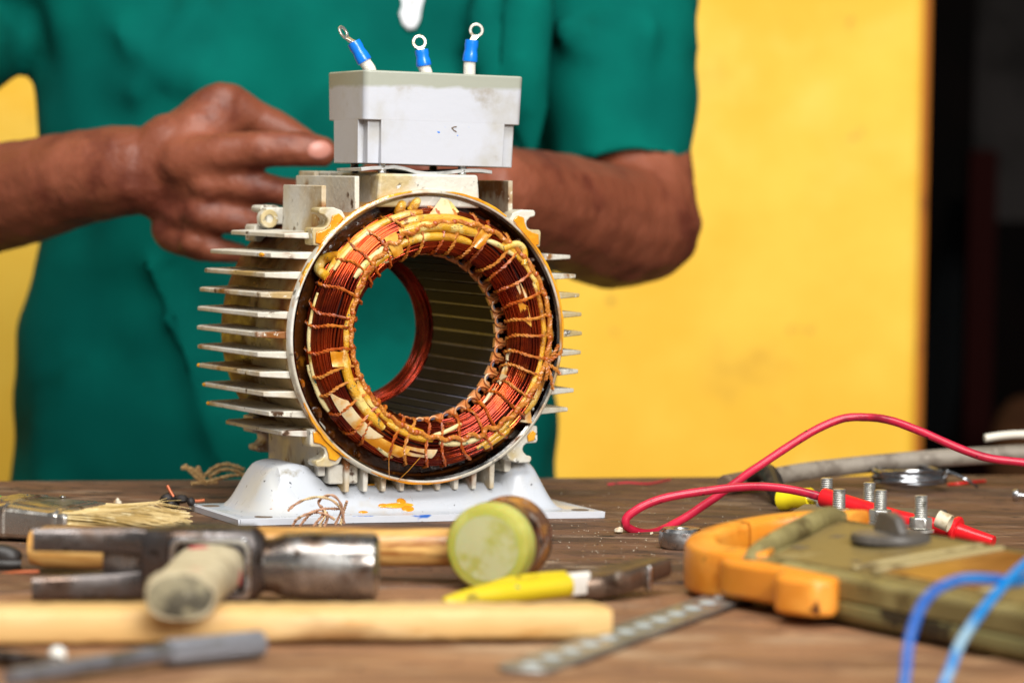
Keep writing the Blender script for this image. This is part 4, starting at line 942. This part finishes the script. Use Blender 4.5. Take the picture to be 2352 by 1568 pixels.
# ---- grey tube running off to the right with a taped end
gt = Thing('grey_hose', 'grey-brown hose with a dark taped end along the back of the bench', 'hose', P(1750, 1120, z=0))
gp = [P(1672, 1112, z=5.5), P(1760, 1098, z=7.5), P(1880, 1078, d=1850), P(2100, 1056, d=1868), P(2352, 1040, d=1885), P(2520, 1030, d=1895)]
gt.part('hose', MB().tube(smooth_path(gp, 8), [5.2]*41, 18), 'grey_tube', world=True)
gt.part('tape', MB().tube(smooth_path([P(1663, 1114, z=5.6), P(1700, 1107, z=6.2), P(1755, 1098, z=7.4)], 6), [4.8]+[5.8]*11+[5.5], 18), 'brown_tape', world=True)
cable('white_cable', [P(2262, 1006, d=1860), P(2300, 1000, d=1862), P(2352, 997, d=1866), P(2450, 1000, d=1870)], 2.3, 'white_cable', 'stub of white cable above the grey hose at the right edge')
# ---- coil of solder
cl_ = Thing('solder_coil', 'loose coil of shiny solder wire near the back of the bench', 'wire coil', P(2090, 1115, z=0))
c = P(2088, 1112, z=3); mb = MB(); pts = []
for i in range(240):
    t = i/240*9*2*math.pi; q = i/240
    pts.append(c+V(((19+2.2*math.sin(t*.37))*math.cos(t), (22+2*math.sin(t*.53))*math.sin(t), 1.2+7.5*q+2.2*math.sin(t*.71+1)*math.sin(t))))
cl_.part('coil', MB().tube(pts, 1.15, 8), 'solder', world=True)
cl_.part('loose_end', MB().tube(smooth_path([pts[-1], pts[-1]+V((10, -6, -4)), pts[-1]+V((18, -2, -9))], 6), .9, 8), 'solder', world=True)
cable('red_wire', [P(2178, 1112, z=1), P(2205, 1110, z=2), P(2235, 1106, z=2), P(2262, 1104, z=1)], .8, 'red_probe', 'thin red wire offcut beside the solder coil', 'wire', n=8)
cable('copper_strand', [P(1395, 1112, z=1), P(1440, 1108, z=2), P(1490, 1110, z=1), P(1540, 1100, z=1)], .5, 'red_rubber', 'thin reddish strand on the bench right of the motor', 'wire', n=6)
# ---- bush, screw
p_ = P(1566, 1262, z=0)
single('steel_bush', MB().lathe([(.01, 9), (4, 9), (4.2, 9.6), (8.8, 9.8), (10.6, 8.2), (11, 5), (10.6, 1.6), (9.4, .3), (.01, .3)], (p_.x, p_.y+6, 0), (0, 0, 1), 36), 'steel', 'worn round steel bush beside the orange jaw of the meter', 'bush')
p_ = P(2332, 1150, z=0); sw = Thing('small_screw', 'small shiny screw lying at the right edge of the bench', 'screw', p_)
sw.part('head', MB().lathe([(.01, -2), (2.6, -1.6), (3.4, 0), (3.4, 1.2), (1.7, 1.6)], p_+V((0, 0, 3.4)), (1, -.2, 0), 20), 'bright_steel', world=True)
sw.part('shank', MB().tube([p_+V((1, -.2, 3.2)), p_+V((14, -2.8, 2))], 1.6, 12), 'bright_steel', world=True)
# ---- paint brush
bp_ = V((-224, 1530, 0)); br = Thing('paint_brush', 'flat paint brush with pale bristles and a dull metal ferrule, left of the motor', 'paint brush', bp_, R(-17))
def bsec(x, hy, z0, z1, n=24, e=.4): return [V((x, hy*sup(math.cos(2*math.pi*k/n), e), (z0+z1)/2+(z1-z0)/2*sup(math.sin(2*math.pi*k/n), e))) for k in range(n)]
br.part('handle', MB().loft([bsec(-120, 9, 2, 14), bsec(-80, 12, 1.5, 15), bsec(-50, 20, 1.5, 16.5), bsec(-26, 25, 1.5, 17.5), bsec(-18, 25.4, 1.5, 17.8)]), 'brush_wood')
br.part('paint_smear', MB().ellip((-34, 12, 17), (9, 6, .9), 12), 'green_paint')
fe = br.part('ferrule', MB().loft([bsec(-19, 26, .8, 18.6), bsec(-18, 26.4, .4, 19), bsec(-10, 26.2, .4, 18.6), bsec(-8.6, 26.7, .2, 19), bsec(-6.6, 26.7, .2, 19), bsec(-5.4, 26, .5, 18.2), bsec(16, 26, .5, 16.6), bsec(17.5, 26.6, .3, 17), bsec(19.5, 26.6, .3, 17), bsec(21, 26, .5, 16.3), bsec(22.5, 26.5, .3, 16.6), bsec(24.5, 26.4, .3, 16.4), bsec(26, 25.6, 1, 15.6)]), 'ferrule', ang=25)
for x, y in ((-13, 14), (-13, -14), (4, 17)): br.part('nail', MB().ellip((x, y, 18.2), (1.6, 1.6, .9), 10), 'bright_steel', parent=fe)
bm_ = MB()
for i in range(1500):
    y = rnd.uniform(-24, 24); z = rnd.uniform(1.5, 15.2); ln = rnd.uniform(36, 50)*(1-.10*abs(y/24)**2); sp = rnd.gauss(0, 1.3); sz_ = rnd.gauss(0, 1.1)
    zt = max(.6, (z-8)*.72+7+sz_)
    bm_.tube([V((23, y, z)), V((23+ln*.5, y*1.04+sp*.3, z*.55+zt*.45+.6)), V((23+ln, y*1.06+sp, zt))], [.42, .38, .2], 3, cap=False)
for i in range(24):
    y = rnd.uniform(-24, 24); bm_.tube([V((23, y, 14)), V((50, y+rnd.uniform(-3, 3), 17)), V((62+rnd.uniform(-8, 8), y+rnd.uniform(-5, 5), 14+rnd.uniform(-2, 6))), ], [.3, .25, .12], 3, cap=False)
br.part('bristles', bm_, 'bristle', kind='stuff', ang=80)
br.part('bristle_core', MB().loft([bsec(20, 24, 1.6, 15), bsec(45, 24, 2.6, 13), bsec(58, 23, 4, 10)]), 'bristle')
# ---- twine in front of the foot
tw = Thing('twine_tangle', 'small tangle of waxed twine offcuts against the front of the white foot', 'twine', P(730, 1212, z=0))
for i, ln in enumerate(([(662, 1172), (675, 1160), (700, 1147), (735, 1141), (768, 1152), (786, 1176), (790, 1202)], [(672, 1208), (682, 1192), (705, 1180), (742, 1168), (780, 1168)], [(734, 1208), (748, 1180), (740, 1166), (731, 1154), (743, 1141), (764, 1137), (780, 1152), (784, 1172), (770, 1204)], [(797, 1150), (790, 1172), (782, 1204)], [(688, 1208), (716, 1178), (746, 1180), (768, 1192)], [(720, 1208), (735, 1190), (745, 1178), (738, 1164)], [(745, 1207), (752, 1190), (750, 1176)])):
    tw.part('strand', MB().ply(smooth_path([P(x, y, d=1571+3*math.sin(i*2+j*1.3)) for j, (x, y) in enumerate(ln)], 8), .62, len(ln)*4), 'twine', world=True)
fs_ = Thing('frayed_string', 'frayed string end curling behind the left foot of the motor', 'string', P(500, 1108, z=0))
for i, ln in enumerate(([(425, 1068), (445, 1090), (465, 1105), (500, 1108)], [(432, 1075), (452, 1082), (470, 1108)], [(455, 1072), (462, 1090), (475, 1112)], [(470, 1092), (495, 1072), (525, 1066), (560, 1078)], [(480, 1095), (510, 1078), (545, 1082), (566, 1096)], [(440, 1110), (480, 1104), (530, 1092), (575, 1090)], [(418, 1074), (440, 1078), (468, 1100)])):
    fs_.part('strand', MB().ply(smooth_path([P(x, y, d=1790) for x, y in ln], 6), .95, len(ln)*3), 'frayed', world=True)
c = P(410, 1152, z=5); ch = Thing('charred_wire', 'black charred lump with bare copper ends by the left foot', 'wire end', (c.x, c.y, 0))
lump = MB()
for i in range(9): lump.ellip(c+V((rnd.uniform(-7, 7), rnd.uniform(-3, 3), rnd.uniform(-1.5, 2))), (rnd.uniform(2, 4), 3, rnd.uniform(2, 3.4)), 10)
ch.part('lump', lump, 'black_bit', world=True)
ch.part('copper_end', MB().tube(smooth_path([P(398, 1140, d=c.y), P(390, 1126, d=c.y), P(384, 1114, d=c.y)], 5), .9, 8), 'copper_thin', world=True)
ch.part('copper_end', MB().tube(smooth_path([P(428, 1148, d=c.y), P(450, 1150, d=c.y), P(470, 1148, d=c.y)], 5), .8, 8), 'copper_thin', world=True)
c = P(15, 1284, z=4); wc = Thing('black_connector', 'black plastic wire connector at the left edge of the bench', 'connector', (c.x, c.y, 0))
wc.part('body', MB().tube(smooth_path([c+V((-14, 0, 3)), c+V((-4, 0, 2.5)), c+V((6, -1, 0))], 5), [4, 4.6, 4.6, 4.4, 4.2, 4.4, 4.8, 4.8, 4.6, 4, 3], 14), 'black_rubber', world=True)
wc.part('tail', MB().tube(smooth_path([c+V((-12, -4, -1.4)), c+V((-2, -5, -1.6)), c+V((7, -4, -1.6))], 5), 2.2, 12), 'black_rubber', world=True)
cable('copper_wire', [P(-60, 1326, d=1392), P(0, 1319, d=1390), P(40, 1314, d=1388), P(90, 1312, d=1388)], .9, 'copper_thin', 'bare copper wire poking out from under the mallet handle at left', 'wire', n=8)
# ---- crumbs and dust
for x, y, s, lb in ((728, 1362, 2.6, 'white crumb in front of the hammer poll'), (1425, 1217, 3.2, 'torn pale chip left of the red cable loop'), (268, 1152, 3.0, 'white flake behind the paint brush bristles'), (1497, 1224, 1.3, 'tiny white crumb under the red cable loop')):
    c = P(x, y, z=s*.5); mb = MB()
    for i in range(4): mb.ellip(c+V((rnd.uniform(-1, 1), rnd.uniform(-1, 1), rnd.uniform(-.3, .5)))*s*.5, (s*rnd.uniform(.3, .7), s*.5, s*rnd.uniform(.3, .7)), 7)
    single('crumb', mb, 'chip', lb, 'crumb', ang=30)
du = MB()
for i in range(420):
    x, y = rnd.gauss(1400, 210), rnd.gauss(1232, 55)
    if rnd.random() < .25: x, y = rnd.uniform(20, 2300), rnd.uniform(1130, 1540)
    if y < 1115: continue
    c = P(x, y, z=.2); s = rnd.uniform(.1, .38)*(1.6 if rnd.random() < .07 else 1)
    du.add([c+V((s, 0, 0)), c+V((-s*.6, s, 0)), c+V((-s*.5, -s, 0)), c+V((0, 0, s*1.2))], [(0, 1, 3), (1, 2, 3), (2, 0, 3), (0, 2, 1)])
d_o = single('sawdust', du, 'dust', 'pale dust and specks scattered over the bench', 'dust', kind='stuff')

gr = MB()
for i in range(500):
    x, y = rnd.uniform(10, 2340), rnd.uniform(1112, 1555)
    c = P(x, y, z=.2); s = rnd.uniform(.2, .7); q = rnd.uniform(0, 3.14); e = V((math.cos(q), math.sin(q), 0)); f = V((-e.y, e.x, 0))
    gr.add([c+e*s*rnd.uniform(1, 3), c-e*s+f*s*.6, c-e*s-f*s*.6, c+V((0, 0, s*.7))], [(0, 1, 3), (1, 2, 3), (2, 0, 3), (0, 2, 1)])
single('grit', gr, 'grit', 'dark grit and tiny splinters strewn over the bench', 'grit', kind='stuff')
